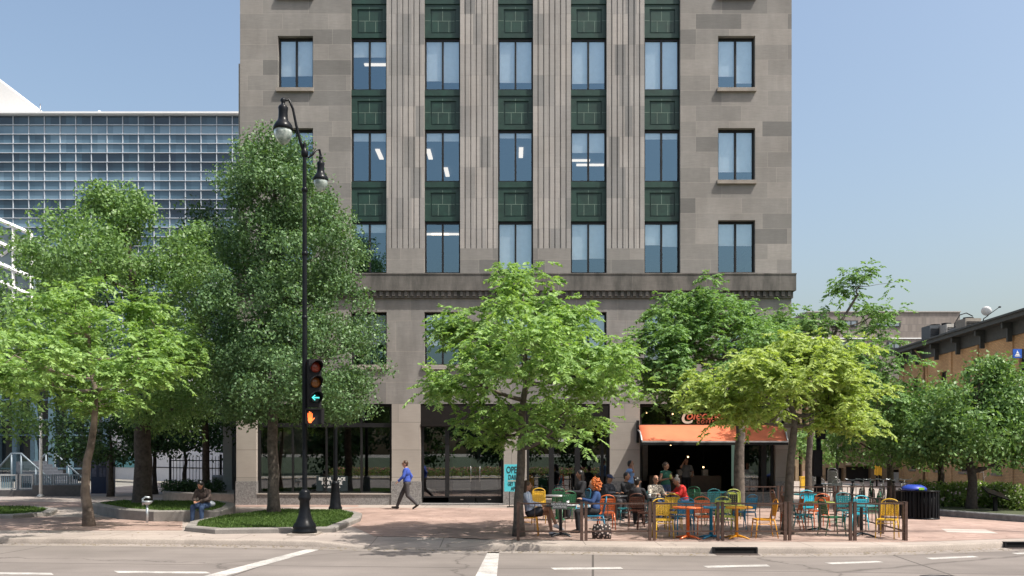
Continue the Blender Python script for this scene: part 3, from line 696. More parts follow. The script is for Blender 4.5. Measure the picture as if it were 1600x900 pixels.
# the shops: floor, ceiling, back wall
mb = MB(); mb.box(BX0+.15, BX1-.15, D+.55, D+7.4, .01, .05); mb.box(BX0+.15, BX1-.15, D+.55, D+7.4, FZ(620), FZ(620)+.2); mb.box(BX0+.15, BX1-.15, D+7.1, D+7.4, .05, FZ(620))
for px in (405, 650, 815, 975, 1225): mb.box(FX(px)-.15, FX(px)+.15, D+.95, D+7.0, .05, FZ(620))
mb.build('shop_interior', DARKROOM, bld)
def store(a, b, top, bot, verts, bars, name, gl=SGLASS, y=D+.22, fr=.05, panes=True, skip=()):
    mb = MB(); xa, xb, z0, z1 = FX(a)+.022, FX(b)-.022, FZ(bot)+.003, FZ(top)-.006
    mb.box(xa, xa+fr*1.6, y, y+.14, z0, z1); mb.box(xb-fr*1.6, xb, y, y+.14, z0, z1); mb.box(xa+fr*1.6, xb-fr*1.6, y, y+.14, z1-fr*1.4, z1); mb.box(xa+fr*1.6, xb-fr*1.6, y, y+.14, z0, z0+fr)
    for v, w_, zz0, zz1 in verts: mb.box(FX(v)-w_/2, FX(v)+w_/2, y-.012, y+.14, FZ(zz1)+.001, FZ(zz0)-.001)
    for z_, h_, xx0, xx1 in bars: mb.box(FX(xx0), FX(xx1), y-.02, y+.142, FZ(z_)-h_/2, FZ(z_)+h_/2)
    f = mb.build(name, BRONZE, bld)
    g = MB(); y2 = y+.07
    xs = sorted([xa+fr*1.6, xb-fr*1.6]+[FX(v[0]) for v in verts])
    zs = sorted([z0+fr, z1-fr*1.4]+[FZ(q[0]) for q in bars])
    for i, (p, q) in enumerate(zip(xs, xs[1:])):
        for j, (u, v) in enumerate(zip(zs, zs[1:])):
            if (i, j) in skip: continue
            g.quad((p, y2, u), (q, y2, u), (q, y2, v), (p, y2, v))
    g.build('pane', gl, f); return f
store(400, 612, 632, 771, [(455, .06, 668, 770), (508, .06, 634, 770), (563, .07, 634, 770)], [(664, .16, 402, 610)], 'storefront_window')
store(657, 787, 664, 778, [(698, .16, 666, 777)], [], 'side_light')
# doorway: two tall glass doors with wide stiles
def door(a, b, hx):
    y = D+.30; xa, xb, z0, z1 = FX(a), FX(b), .06, FZ(669); mb = MB(); s = .17
    mb.box(xa, xa+s, y, y+.06, z0, z1); mb.box(xb-s, xb, y, y+.06, z0, z1); mb.box(xa+s, xb-s, y, y+.06, z1-s*.8, z1); mb.box(xa+s, xb-s, y, y+.06, z0, z0+.28)
    f = mb.build('door', BRONZE, bld)
    MB().quad((xa+s, y+.03, z0+.28), (xb-s, y+.03, z0+.28), (xb-s, y+.03, z1-s*.8), (xa+s, y+.03, z1-s*.8)).build('pane', SGLASS, f)
    h = MB(); h.tube([(hx, y, .85), (hx, y-.07, .88), (hx, y-.07, 1.45), (hx, y, 1.48)], .014, 6); h.build('handle', mat('steel', (.5, .5, .5), .25, 1), f)
    k = MB().box((xa+xb)/2-.06, (xa+xb)/2+.06, y-.012, y-.001, z0+.12, z0+.15).build('lock_plate', mat('steel', (.5, .5, .5), .25, 1), f)
door(700, 742, FX(739)-.09); door(744, 785, FX(747)+.06)
MB().box(FX(659), FX(787), D-.25, D+.6, .005, .06).build('door_step', GRAN, bld)
mb = MB(); mb.box(FX(657)+.004, FX(953)-.004, D+.05, D+.5, FZ(665), FZ(632)-.004); mb.box(FX(657)+.004, FX(953)-.004, D+.0, D+.05, FZ(666), FZ(662)); mb.build('sign_fascia', mat('dark_fascia', (.010, .008, .007), .7, spec=.2), bld)
store(823, 953, 667, 778, [(862, .2, 669, 777), (903, .2, 669, 777), (942, .1, 669, 777)], [], 'storefront_window')
mb = MB(); mb.quad((FX(873), D+.215, FZ(690)), (FX(885), D+.215, FZ(690)), (FX(885), D+.215, FZ(677)), (FX(873), D+.215, FZ(677))); mb.build('paper_notice', WHITE, bld)
store(1000, 1212, 632, 769, [(1050, .05, 634, 663), (1100, .05, 634, 663), (1155, .05, 634, 663), (1158, .12, 664, 768), (1196, .2, 664, 768)], [(664, .08, 1002, 1210)], 'cafe_front', CGLASS, skip=((0, 0), (1, 0), (2, 0)))
# café interior
mb = MB(); mb.box(FX(1030), FX(1150), D+2.4, D+3.0, .05, 1.05); mb.build('cafe_counter', mat('counter_wood', (.13, .08, .05), .5), bld)
for i, px in enumerate((1060, 1078, 1096, 1120)): mb = MB(); mb.box(FX(px), FX(px)+.22, D+2.5, D+2.8, 1.052, 1.2+.1*(i % 2)); mb.build('counter_tray', mat('tray_pale', (.45, .42, .38), .6), bld)
mb = MB(); mb.box(FX(1025), FX(1034), D+3.5, D+3.6, .8, 2.4); mb.build('menu_board', mat('menu_grey', (.3, .3, .3), .6), bld)
mb = MB(); mb.box(FX(1176), FX(1192), D+3.2, D+3.3, .6, 2.7); mb.build('back_window', emit('daylit_back_window', (.5, .75, .6), .12), bld)
WARM = emit('warm_bulb', (1, .62, .28), 5)
for px, py in ((1010, 645), (1051, 647), (1122, 652), (1075, 714), (1099, 730), (1048, 695)):
    dd = D+1.6; l = MB().ell((wx(px, dd), dd, wz(py, dd)), (.032,)*3, 10, 6); l.tube([(wx(px, dd), dd, wz(py, dd)+.05), (wx(px, dd), dd, FZ(620))], .008, 4, 1); l.build('pendant_bulb', [WARM, BLKM], bld)
mb = MB(); mb.box(FX(402), FX(448), D+3, D+3.1, .05, 3.1); mb.box(FX(470), FX(600), D+4, D+4.1, .05, 1.0); mb.build('dust_sheet', mat('white_sheet', (.45, .46, .47), .9, var=.2), bld)
# café sign lettering over the awning
CREAM = mat('cream_letter', (.62, .50, .40), .6); REDL = mat('red_letter', (.50, .12, .06), .5)
sg = thing('cafe_sign', 'cream and red script café sign above the orange awning', 'sign', (FX(1100), D+.16, FZ(655)))
text_part('initial_letter', 'C', .68, CREAM, sg, (FX(1073), D+.13, FZ(661)), ext=.02, shear=.28, bold=.012)
text_part('lettering', 'olectivo', .46, REDL, sg, (FX(1103), D+.13, FZ(655)), ext=.02, shear=.28, bold=.006, align='CENTER')
text_part('lettering', 'COFFEE', .17, REDL, sg, (FX(1106), D+.13, FZ(661.5)), ext=.02, xs=1.5, bold=.004)
mb = MB(); mb.box(FX(1065), FX(1140), D+.15, D+.19, FZ(662.5), FZ(661.8)); mb.build('mounting_rail', BLKM, sg)
# lease notice in the left shop window
nb = thing('lease_notice', 'white lettered lease notice stuck on the left shop window', 'sign', (FX(508), D+.27, FZ(765)))
MB().box(FX(492), FX(541), D+.277, D+.280, FZ(768), FZ(744)).build('backing', mat('notice_backing', (.02, .03, .035), .3), nb)
for body, py, sz in (('RETAIL SPACE', 751, .165), ('FOR LEASE', 757.5, .165), ('VALCOM - 6265', 762.6, .09)):
    text_part('lettering', body, sz, WHITE, nb, (FX(516.5), D+.274, FZ(py)), ext=.002, bold=.003)
# awning
awn = thing('awning', 'orange fabric awning with dark front bar over the café window', 'awning', (FX(1106), D, FZ(664)))
P1 = 1.45; yo = D-P1
ax0, ax1 = FX(998), FX(1222); bx0, bx1 = wx(1003, yo), wx(1231, yo); za, zb = FZ(664), wz(689, yo)
mb = MB(); n = 14
for k in range(n):
    for q in range(5):
        def pt(kk, qq):
            u = kk/n; v = qq/5; sag = -.025*math.sin(math.pi*v)
            return ((ax0+(ax1-ax0)*u)*(1-v)+(bx0+(bx1-bx0)*u)*v, D-.02-(P1-.02)*v, za+(zb-za)*v+sag)
        if (k, q) == (0, 0): AV = [[mb.vert(pt(i_, j_)) for j_ in range(6)] for i_ in range(n+1)]
        mb.face((AV[k][q], AV[k][q+1], AV[k+1][q+1], AV[k+1][q]), 0, True)
o = mb.build('canopy', mat('orange_awning_cloth', (.62, .165, .075), .8, var=.07, scale=2.2), awn)
md = o.modifiers.new('thickness', 'SOLIDIFY'); md.thickness = .012
MB().box(bx0, bx1, yo-.06, yo, zb-.05, zb+.0).build('front_bar', mat('aluminium', (.6, .6, .6), .4, .6), awn)
MB().box(bx0, bx1, yo-.055, yo-.005, zb-.15, zb-.052).build('valance', BLKM, awn)
for xx, xb_ in ((ax0-.03, bx0), (ax1+.03, bx1)):
    MB().box(xx-.06, xx+.04, D-.10, D-.002, FZ(692), FZ(657)).build('wall_bracket', BLKM, awn)
    MB().tube([(xx, D-.08, FZ(672)), ((xx+xb_)/2, D-P1*.55, FZ(676)), (xb_, yo, zb)], .03, 6).build('arm', mat('aluminium', (.6, .6, .6), .4, .6), awn)

# ------------------------------------------------------------------ glass building behind on the left
DG = 74.0; gx = lambda p: wx(p, DG); gz = lambda p: wz(p, DG)
gb = thing('glass_building', 'long glazed modern building with white grid of mullions behind the trees', 'building', (gx(180), DG, 0))
def cellglass():
    m, nt, b = base_nodes('gridded_glazing')
    tc = N(nt, 'ShaderNodeTexCoord'); mp = N(nt, 'ShaderNodeMapping'); nt.links.new(tc.outputs['Object'], mp.inputs[0])
    mp.inputs['Scale'].default_value = (F/DG/24.45, 1, F/DG/14.55); mp.inputs['Location'].default_value = (0.13, 0, .2)
    fl = N(nt, 'ShaderNodeVectorMath', operation='FLOOR'); nt.links.new(mp.outputs[0], fl.inputs[0])
    sp = N(nt, 'ShaderNodeSeparateXYZ'); nt.links.new(fl.outputs[0], sp.inputs[0])
    cx = N(nt, 'ShaderNodeCombineXYZ'); nt.links.new(sp.outputs[0], cx.inputs[0]); nt.links.new(sp.outputs[2], cx.inputs[2])
    wn = N(nt, 'ShaderNodeTexWhiteNoise'); nt.links.new(cx.outputs[0], wn.inputs[0])
    # storey rhythm: pale ceiling bands, dark vision bands
    mo = N(nt, 'ShaderNodeMath', operation='FLOORED_MODULO'); mo.inputs[1].default_value = 5; nt.links.new(sp.outputs[2], mo.inputs[0])
    rr = ramp(nt, N(nt, 'ShaderNodeMath', operation='DIVIDE').outputs[0], [(0, (.5,)*3), (.2, (.75,)*3), (.4, (.15,)*3), (.6, (.10,)*3), (.8, (.35,)*3)])
    dv = rr.inputs[0].links[0].from_node; nt.links.new(mo.outputs[0], dv.inputs[0]); dv.inputs[1].default_value = 5; rr.color_ramp.interpolation = 'CONSTANT'
    n2 = noise_tex(nt, coords(nt, (.11, .11, .2)), 1.0, 2)
    a = N(nt, 'ShaderNodeMath', operation='MULTIPLY_ADD'); a.inputs[1].default_value = .30; nt.links.new(wn.outputs[0], a.inputs[0]); nt.links.new(rr.outputs[0], a.inputs[2])
    a2 = N(nt, 'ShaderNodeMath', operation='MULTIPLY_ADD'); a2.inputs[1].default_value = 1.7; a2.inputs[2].default_value = -.85; nt.links.new(n2, a2.inputs[0])
    a3 = N(nt, 'ShaderNodeMath', operation='ADD', use_clamp=True); nt.links.new(a.outputs[0], a3.inputs[0]); nt.links.new(a2.outputs[0], a3.inputs[1])
    c = ramp(nt, a3.outputs[0], [(0, (.010, .020, .035)), (.35, (.03, .06, .085)), (.6, (.07, .13, .18)), (1, (.17, .26, .33))])
    nt.links.new(c.outputs[0], b.inputs['Base Color']); b.inputs['Roughness'].default_value = .12; b.inputs['Specular IOR Level'].default_value = .8
    return m
CG = cellglass()
gx0, gx1 = -46, gx(380)
mb = MB(); mb.box(gx0, gx1, DG, DG+20, 9.5, gz(181)); mb.build('glazing', CG, gb)
mb = MB(); WM = mat('white_mullion', (.47, .51, .56), .5, var=.05)
x = gx(21); stp = 24.45/F*DG
xs = [x+stp*k for k in range(-34, 15)]
for x in xs:
    if gx0 < x < gx1: mb.box(x-.03, x+.03, DG-.08, DG-.003, 9.5, gz(182))
k = 0; z = gz(181)
while z > 9.6: mb.box(gx0, gx1, DG-.12, DG-.002, z-.027, z+.022); z -= 14.55/F*DG; k += 1
mb.build('mullion_grid', WM, gb)
mb = MB(); mb.box(gx0, gx1+.4, DG-.5, DG+20.3, gz(181)+.04, gz(178)+.02); mb.build('roof_edge', WHITE, gb)
# lower storeys: dark glass between blue grey steel piers
mb = MB(); mb.box(gx0, gx(192), DG-6.5, DG+20, 0, 9.4); mb.build('lower_glazing', mat('dark_glass', (.012, .018, .025), .12, 0, .3, 2, spec=.8), gb)
mb = MB(); SB = mat('blue_grey_steel', (.10, .17, .22), .5)
for px in range(-420, 191, 28): mb.box(wx(px, DG-6.5)-.16, wx(px, DG-6.5)+.16, DG-7.0, DG-6.502, 0, 9.4)
for py in (772, 732, 680, 656, 625, 590): z = wz(py, DG-6.5); mb.box(gx0, gx(192), DG-6.8, DG-6.504, z-.06, z+.06)
mb.build('steel_frame', SB, gb)
# white sloped roof light on the skyline
o = MB(Matrix.Identity(4)); 
a = [o.vert((x_, DG+3, z_)) for x_, z_ in ((gx(-260), gz(-70)), (gx(64), gz(176)), (gx(-260), gz(176)))]; b_ = [o.vert((x_, DG+12, z_)) for x_, z_ in ((gx(-260), gz(-70)), (gx(64), gz(176)), (gx(-260), gz(176)))]
o.face(a); o.face(b_[::-1])
for k in range(3): o.face((a[k], a[(k+1) % 3], b_[(k+1) % 3], b_[k]))
o.build('sloped_roof', mat('matte_white_roof', (.62, .61, .60), .8, var=.04), gb, fix=True)
mb = MB(); mb.tube([(gx(53), DG+1, gz(178)), (gx(53), DG+1, gz(155))], .04, 5); mb.build('mast', mat('steel', (.5, .5, .5), .25, 1), gb)
mb = MB(); mb.box(gx(145), gx(151), DG+.4, DG+.9, gz(177)+.1, gz(174)); mb.ell((gx(150), DG+.6, gz(172)), (.15, .15, .2)); mb.build('roof_camera', WHITE, gb)
# glazed sloping atrium at the left edge
DA = 56.0; ax = lambda p: wx(p, DA); az_ = lambda p: wz(p, DA)
at = thing('sloped_atrium', 'white framed sloping glass atrium cut by the left edge above the trees', 'building', (ax(-60), DA, 0))
mb = MB(); P_ = [(ax(-260), az_(240)), (ax(48), az_(372)), (ax(48), az_(450)), (ax(-260), az_(450))]
f_ = [mb.vert((x_, DA, z_)) for x_, z_ in P_]; g_ = [mb.vert((x_, DA+8, z_)) for x_, z_ in P_]; mb.face(f_); mb.face(g_[::-1])
for k in range(4): mb.face((f_[k], g_[k], g_[(k+1) % 4], f_[(k+1) % 4]))
mb.build('glazing', mat('grey_glass', (.16, .20, .22), .15, 0, .25, .4, spec=.7), at, fix=True)
mb = MB()
for dy in (0, 36, 68, 96): mb.tube([(ax(-260), DA-.12, az_(232+dy)), (ax(50), DA-.12, az_(366+dy))], .14, 4)
for px in (50, 22, -10, -50, -100): mb.tube([(ax(px), DA-.1, az_(366+(px-50)*.43)), (ax(px), DA-.1, az_(480))], .12, 4)
mb.tube([(ax(50), DA-.05, az_(366)), (ax(2), DA-.05, az_(400))], .1, 4)
mb.build('white_frame', WHITE, at)
# pale curved wall with teal strip
cw = thing('curved_wall', 'pale curved concrete building wall in shade with a teal glazed strip', 'wall', (wx(280, 62), 62, 0))
mb = MB(); pts = []
for k in range(25):
    u = k/24; px = 170+u*215; d_ = 68-9*math.sin(u*1.7); pts.append((wx(px, d_), d_))
lo = [mb.vert((x_, y_, 0)) for x_, y_ in pts]; hi = [mb.vert((x_, y_, 9.2-2.2*(k/24)**2)) for k, (x_, y_) in enumerate(pts)]
lo2 = [mb.vert((x_, y_+.5, 0)) for x_, y_ in pts]; hi2 = [mb.vert((x_, y_+.5, 9.2-2.2*(k/24)**2)) for k, (x_, y_) in enumerate(pts)]
for k in range(24): mb.face((lo[k], lo[k+1], hi[k+1], hi[k]), 0, True); mb.face((hi[k], hi[k+1], hi2[k+1], hi2[k])); mb.face((lo2[k+1], lo2[k], hi2[k], hi2[k+1]))
mb.build('wall', mat('white_concrete', (.62, .59, .58), .8, var=.06), cw)
mb = MB()
for k in range(0, 6): a, b_ = pts[k], pts[k+1]; mb.face([mb.vert(p) for p in ((a[0], a[1]-.06, .9), (b_[0], b_[1]-.06, .9), (b_[0], b_[1]-.06, 1.75), (a[0], a[1]-.06, 1.75))])
mb.build('teal_glazing', mat('teal_glass', (.16, .36, .36), .2, spec=.7), cw)
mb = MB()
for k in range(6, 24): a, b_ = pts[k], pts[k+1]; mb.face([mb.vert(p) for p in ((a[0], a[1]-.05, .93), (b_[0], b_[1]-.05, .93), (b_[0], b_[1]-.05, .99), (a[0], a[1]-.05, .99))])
mb.build('dark_strip', BLKM, cw)  # narrow flat black strip along the wall face
# stone wing just left of the tower
sw = MB(); sw.box(wx(354, 39), wx(369, 39)-.03, 38.5, 46, 0, 9); tag(sw.build('grey_annex', mat('annex_panel', (.34, .36, .38), .7, var=.05)), 'grey panelled annex wall against the left corner of the stone tower', 'wall')
# plaza stairs with glazed railings, white framed fence, flagpole, kiosk
DS = 46.0; sx_ = lambda p: wx(p, DS)
st = thing('plaza_stairs', 'grey stairs with glass panelled sloping handrails left of the flagpole', 'stairs', (sx_(50), DS, 0))
mb = MB()
for k in range(9): mb.box(sx_(20)-k*0+0, sx_(92)-k*.28, DS+.3, DS+3.2, k*.17+.001, (k+1)*.17)
mb.build('steps', mat('grey_step', (.09, .10, .12), .8), st)
mb = MB(); RG = mat('rail_grey', (.16, .20, .23), .45, .2)
for y_ in (DS, DS+3.4):
    mb.tube([(sx_(-20), y_, .55), (sx_(18), y_, 1.95), (sx_(33), y_, 1.95), (sx_(80), y_, .55)], .05, 6)
    for px, zt in ((-20, .55), (18, 1.95), (33, 1.95), (56, 1.25), (80, .6)): mb.tube([(sx_(px), y_, 0), (sx_(px), y_, zt)], .045, 6)
mb.build('handrail', RG, st)
mb = MB(); mb.quad((sx_(33), DS+.02, .2), (sx_(80), DS+.02, .05), (sx_(80), DS+.02, .5), (sx_(33), DS+.02, 1.85)); mb.quad((sx_(-20), DS+.02, .05), (sx_(18), DS+.02, .2), (sx_(18), DS+.02, 1.85), (sx_(-20), DS+.02, .5)); mb.build('glass_panel', glass('rail_glass', .12, (.5, .6, .66)), st)
DW = 41.0; hx_ = lambda p: wx(p, DW)
low = MB(); low.box(hx_(-300), hx_(54), DW-.2, DW+.4, 0, .27); low.box(hx_(54), hx_(132), DW-.2, DW+.4, 0, .5)
tag(low.build('low_wall', mat('dark_wall', (.09, .085, .085), .8)), 'low dark plaza wall under the white framed railings', 'wall')
LGF = mat('pale_frame', (.42, .43, .43), .5)
def framed(pa, pb, z0, z1, lab, mt, grey, dd=DW, fw=.06):
    t = thing('railing_panel', lab, 'railing', ((hx_(pa)+hx_(pb))/2, dd, 0), 0, 'plaza railing panels')
    a, b_ = hx_(pa), hx_(pb); mb = MB()
    mb.box(a, b_, dd-.03, dd+.03, z1-fw, z1); mb.box(a, b_, dd-.03, dd+.03, z0, z0+fw); mb.box(a, a+fw, dd-.03, dd+.03, z0+fw, z1-fw); mb.box(b_-fw, b_, dd-.03, dd+.03, z0+fw, z1-fw); mb.build('frame', mt, t)
    mb = MB(); x = a+fw+.06
    while x < b_-fw: mb.box(x, x+.025, dd-.015, dd+.015, z0+fw, z1-fw); x += .1
    mb.build('bars', grey, t)
framed(-60, -4, .32, 1.0, 'white framed railing panel cut by the left edge of the photo', LGF, SB)
framed(-1, 27, .32, 1.0, 'white framed railing panel left of the gate post', LGF, SB)
framed(31, 52, .32, 1.0, 'narrow white framed railing panel right of the gate post', LGF, SB)
framed(56, 82, .52, 1.0, 'dim grey railing panel beside the foot of the flagpole', RG, SB); framed(84, 108, .52, 1.0, 'dim grey railing panel in the middle of the dark wall', RG, SB); framed(110, 130, .52, 1.0, 'dim grey railing panel nearest the blue kiosk', RG, SB)
t = thing('flagpole', 'slim white flagpole without a flag in front of the plaza stairs', 'flagpole', (hx_(78), DW-.8, 0))
MB().tube([(hx_(78), DW-.8, 0), (hx_(78), DW-.8, wz(650, DW-.8))], [.075, .06], 10).build('pole', WHITE, t); MB().ell((hx_(78), DW-.8, wz(648, DW-.8)), (.08, .08, .08)).build('finial', LGF, t); MB().lathe([(.16, 0), (.16, .05), (.09, .12)], (hx_(78), DW-.8, 0), 14).build('base', LGF, t)
DKk = 43.5; t = thing('kiosk', 'dark blue information kiosk with lit panels beside the crooked tree', 'kiosk', (wx(153, DKk), DKk, 0))
NAVY = mat('navy_metal', (.012, .022, .055), .4)
MB().box(wx(142, DKk), wx(166, DKk), DKk, DKk+1.0, 0, wz(708, DKk)).build('body', NAVY, t); MB().box(wx(141, DKk), wx(167, DKk), DKk-.08, DKk+1.08, wz(708, DKk)+.002, wz(704, DKk)).build('roof', mat('tan_trim', (.25, .20, .15), .7), t)
for i, (pa, pb, ya, yb) in enumerate(((155, 160, 715, 728), (161, 165, 715, 728), (155, 160, 731, 745), (161, 165, 731, 745), (144, 151, 718, 745))):
    MB().box(wx(pa, DKk), wx(pb, DKk), DKk-.02, DKk-.002, wz(yb, DKk), wz(ya, DKk)).build('panel', mat('kiosk_panel', (.06, .07, .11), .3, var=.5), t)
# iron fence
DI = 47.0; t = thing('iron_fence', 'black iron picket fence behind the multi-stemmed tree', 'fence', (wx(305, DI), DI, 0))
mb = MB(); xa, xb = wx(266, DI), wx(345, DI)
for z in (.25, 1.55): mb.box(xa, xb, DI-.02, DI+.02, z, z+.05)
mb.build('rails', BLKM, t); mb = MB(); x = xa
while x < xb: mb.box(x-.012, x+.012, DI-.012, DI+.012, .1, 1.8); x += .17
mb.build('pickets', BLKM, t); mb = MB(); mb.box(xa-.05, xa+.05, DI-.05, DI+.05, 0, 1.9); mb.box(xb-.05, xb+.05, DI-.05, DI+.05, 0, 1.9); mb.build('posts', BLKM, t)

# planters and seat walls at left
def wallring(name, pts, h, wth, label, cat='planter', fill='grass', mt=WALLC, r=.03, soil=-.03):
    """closed kerb ring round a bed; pts are ground photo positions of its outer foot"""
    P_ = [Vector((*gp(*p), 0)) for p in pts]; c = sum(P_, Vector())/len(P_)
    t = thing(name, label, cat, (c.x, c.y, 0))
    n = len(P_)
    area = sum(P_[i].x*P_[(i+1) % n].y-P_[(i+1) % n].x*P_[i].y for i in range(n))
    if area < 0: P_ = P_[::-1]
    inn = []
    for i in range(n):
        a, b_, c_ = P_[i-1], P_[i], P_[(i+1) % n]; e1 = (b_-a).normalized(); e2 = (c_-b_).normalized()
        n1 = Vector((-e1.y, e1.x, 0)); n2 = Vector((-e2.y, e2.x, 0)); bi = (n1+n2); l = bi.length or 1; bi /= l; inn.append(b_+bi*wth/max(.45, bi.dot(n1)))
    mb = MB(); lv = [[mb.vert(p+(q-p)*k+Vector((0, 0, z))) for p, q in zip(P_, inn)] for k, z in ((0, -.02), (0, h-r), (.1, h), (.9, h), (1, h-r), (1, h+soil-.03))]
    for A, B in zip(lv, lv[1:]):
        for i in range(n): mb.face((A[i], A[(i+1) % n], B[(i+1) % n], B[i]))
    mb.build('kerb_wall', mt, t)
    mb = MB(); mb.face([mb.vert(q+Vector((0, 0, h+soil))) for q in inn]); mb.build('soil', mat('soil', (.05, .06, .025), .95, var=.4), t)
    return t, inn, h+soil
def in_poly(x, y, P):
    r = False; n = len(P)
    for i in range(n):
        a, b_ = P[i], P[i-1]
        if (a.y > y) != (b_.y > y) and x < (b_.x-a.x)*(y-a.y)/(b_.y-a.y)+a.x: r = not r
    return r
def grass(inn, z, n, seed, parent=None):
    rng = np.random.default_rng(seed); xs = [p.x for p in inn]; ys = [p.y for p in inn]
    P_ = np.stack([rng.uniform(min(xs), max(xs), n), rng.uniform(min(ys), max(ys), n)], 1)
    P_ = np.array([p for p in P_ if in_poly(p[0], p[1], inn)]); k = len(P_)
    pos = np.c_[P_, np.full(k, z)]; dn = unit(np.c_[rng.normal(size=(k, 2))*.5, np.ones(k)]); nr = unit(np.c_[rng.normal(size=(k, 2)), np.zeros(k)])
    nr = unit(nr-dn*np.sum(nr*dn, 1, keepdims=True)); L = .05+.05*rng.random(k)
    o = quads_object('grass', leaf_quads(pos, dn, nr, L, L*.35), GRASS, None); tag(o, 'short green grass filling the raised kerbed bed', 'grass', kind='stuff')
t, inn, z = wallring('raised_bed', [(289, 830), (336, 834.5), (523, 832), (563, 815), (566, 808), (545, 803), (430, 801), (340, 812), (296, 822)], .13, .28, 'low kerbed grass bed behind the double lamp post'); grass(inn, z, 30000, 1)
t, inn, z = wallring('raised_bed', [(186, 811), (240, 815), (345, 814.5), (362, 808), (368, 801), (350, 796), (180, 795), (140, 801)], .31, .33, 'seat-high kerbed bed with grass on which the person sits'); grass(inn, z, 12000, 2)
t, inn, z = wallring('raised_bed', [(-120, 812), (20, 810.5), (80, 806), (90, 800), (60, 796), (-120, 796)], .13, .3, 'low kerbed grass bed cut off by the left edge'); grass(inn, z, 9000, 3)
t, inn, z = wallring('stone_planter', [(254, 784), (300, 786.5), (366, 788.5), (367, 781), (256, 778)], .42, .3, 'long stone planter against the left corner of the tower', mt=mat('planter_stone', (.22, .20, .18), .85))
t2, inn2, z2 = wallring('stone_planter', [(331, 778.6), (367, 779.2), (367, 774), (331, 773.6)], .95, .3, 'taller grey planter at the foot of the annex', mt=mat('planter_grey', (.15, .15, .15), .85))
def bush(name, label, boxes, n, seed, mt=HEDGE, cat='hedge', flowers=0, leaf=.09):
    rng = np.random.default_rng(seed); t = None; VV = []; FF = []; st = []
    x0 = sum(b[0] for b in boxes)/len(boxes); y0 = sum(b[1] for b in boxes)/len(boxes)
    t = thing(name, label, cat, (x0, y0, 0))
    mb = MB()
    for (x, y, z, rx, ry, rz) in boxes:
        k = int(n/len(boxes)); u = unit(rng.normal(size=(k, 3))); r = (.45+.6*rng.random((k, 1))**.6)
        pos = np.array([x, y, z])+u*r*np.array([rx, ry, rz]); pos = pos[pos[:, 2] > .08]; u = u[:len(pos)]
        nr = unit(u+rng.normal(size=u.shape)*.6+np.array([0, 0, .4])); dn = unit(np.cross(nr, rng.normal(size=u.shape))+np.array([0, 0, .3])); L = leaf*(.7+.7*rng.random(len(pos)))
        VV.append(leaf_quads(pos, dn, nr, L, L*.55))
        for _ in range(5):
            a = rng.uniform(0, 6.28); mb.tube([(x+.05*math.cos(a), y, .05), (x+rx*.5*math.cos(a), y+ry*.4*math.sin(a), z), (x+rx*.7*math.cos(a), y+ry*.6*math.sin(a), z+rz*.6)], [.012, .008, .003], 4)
        if flowers:
            k = flowers; u = unit(rng.normal(size=(k, 3))+np.array([0, -.6, .6])); pos = np.array([x, y, z])+u*np.array([rx, ry, rz])*1.02
            FF.append(leaf_quads(pos, unit(np.cross(u, rng.normal(size=u.shape))), u, np.full(k, .07), np.full(k, .07)))
    mb.build('stems', BARKD, t); quads_object('foliage', np.concatenate(VV), mt, t)
    if FF: tag(quads_object('flowers', np.concatenate(FF), mat('white_petal', (.55, .42, .42), .7) if flowers < 200 else mat('pink_petal', (.6, .18, .22), .7), t), kind='stuff')
    return t
bush('planter_shrub', 'dark low shrub filling the long stone planter', [(p[0], p[1], .6, .5, .4, .28) for p in [gp(x, 783) for x in (268, 290, 312, 334)]], 2600, 5, DARKL, 'shrub')
# right bed with hedge
t, inn, z = wallring('raised_bed', [(1462, 806), (1580, 815), (1700, 823), (1760, 800), (1700, 790), (1440, 787), (1448, 800)], .2, .22, 'granite kerbed planting bed under the right trees', mt=mat('grey_granite_kerb', (.17, .17, .17), .8, var=.3))
rd = random.Random(9)
for i, (x, y, lab) in enumerate(((1464, 797, 'leafy green hedge shrub directly beside the litter bins'), (1492, 799, 'light green hedge shrub between the two right tree trunks'), (1534, 796, 'hedge shrub behind the post of the information board'),
     (1562, 800, 'bright green hedge shrub right of the information board'), (1592, 803, 'flowering hedge shrub at the right edge of the photo'), (1625, 806, 'hedge shrub beyond the right edge of the photo'))):
    X_, Y_ = gp(x, y)
    bush('hedge_shrub', lab, [(X_+rd.uniform(-.5, .5), Y_+rd.uniform(-.2, .5), .50, .5, .42, .48) for _ in range(4)], 3600, 30+i, HEDGE, 'shrub', flowers=22)

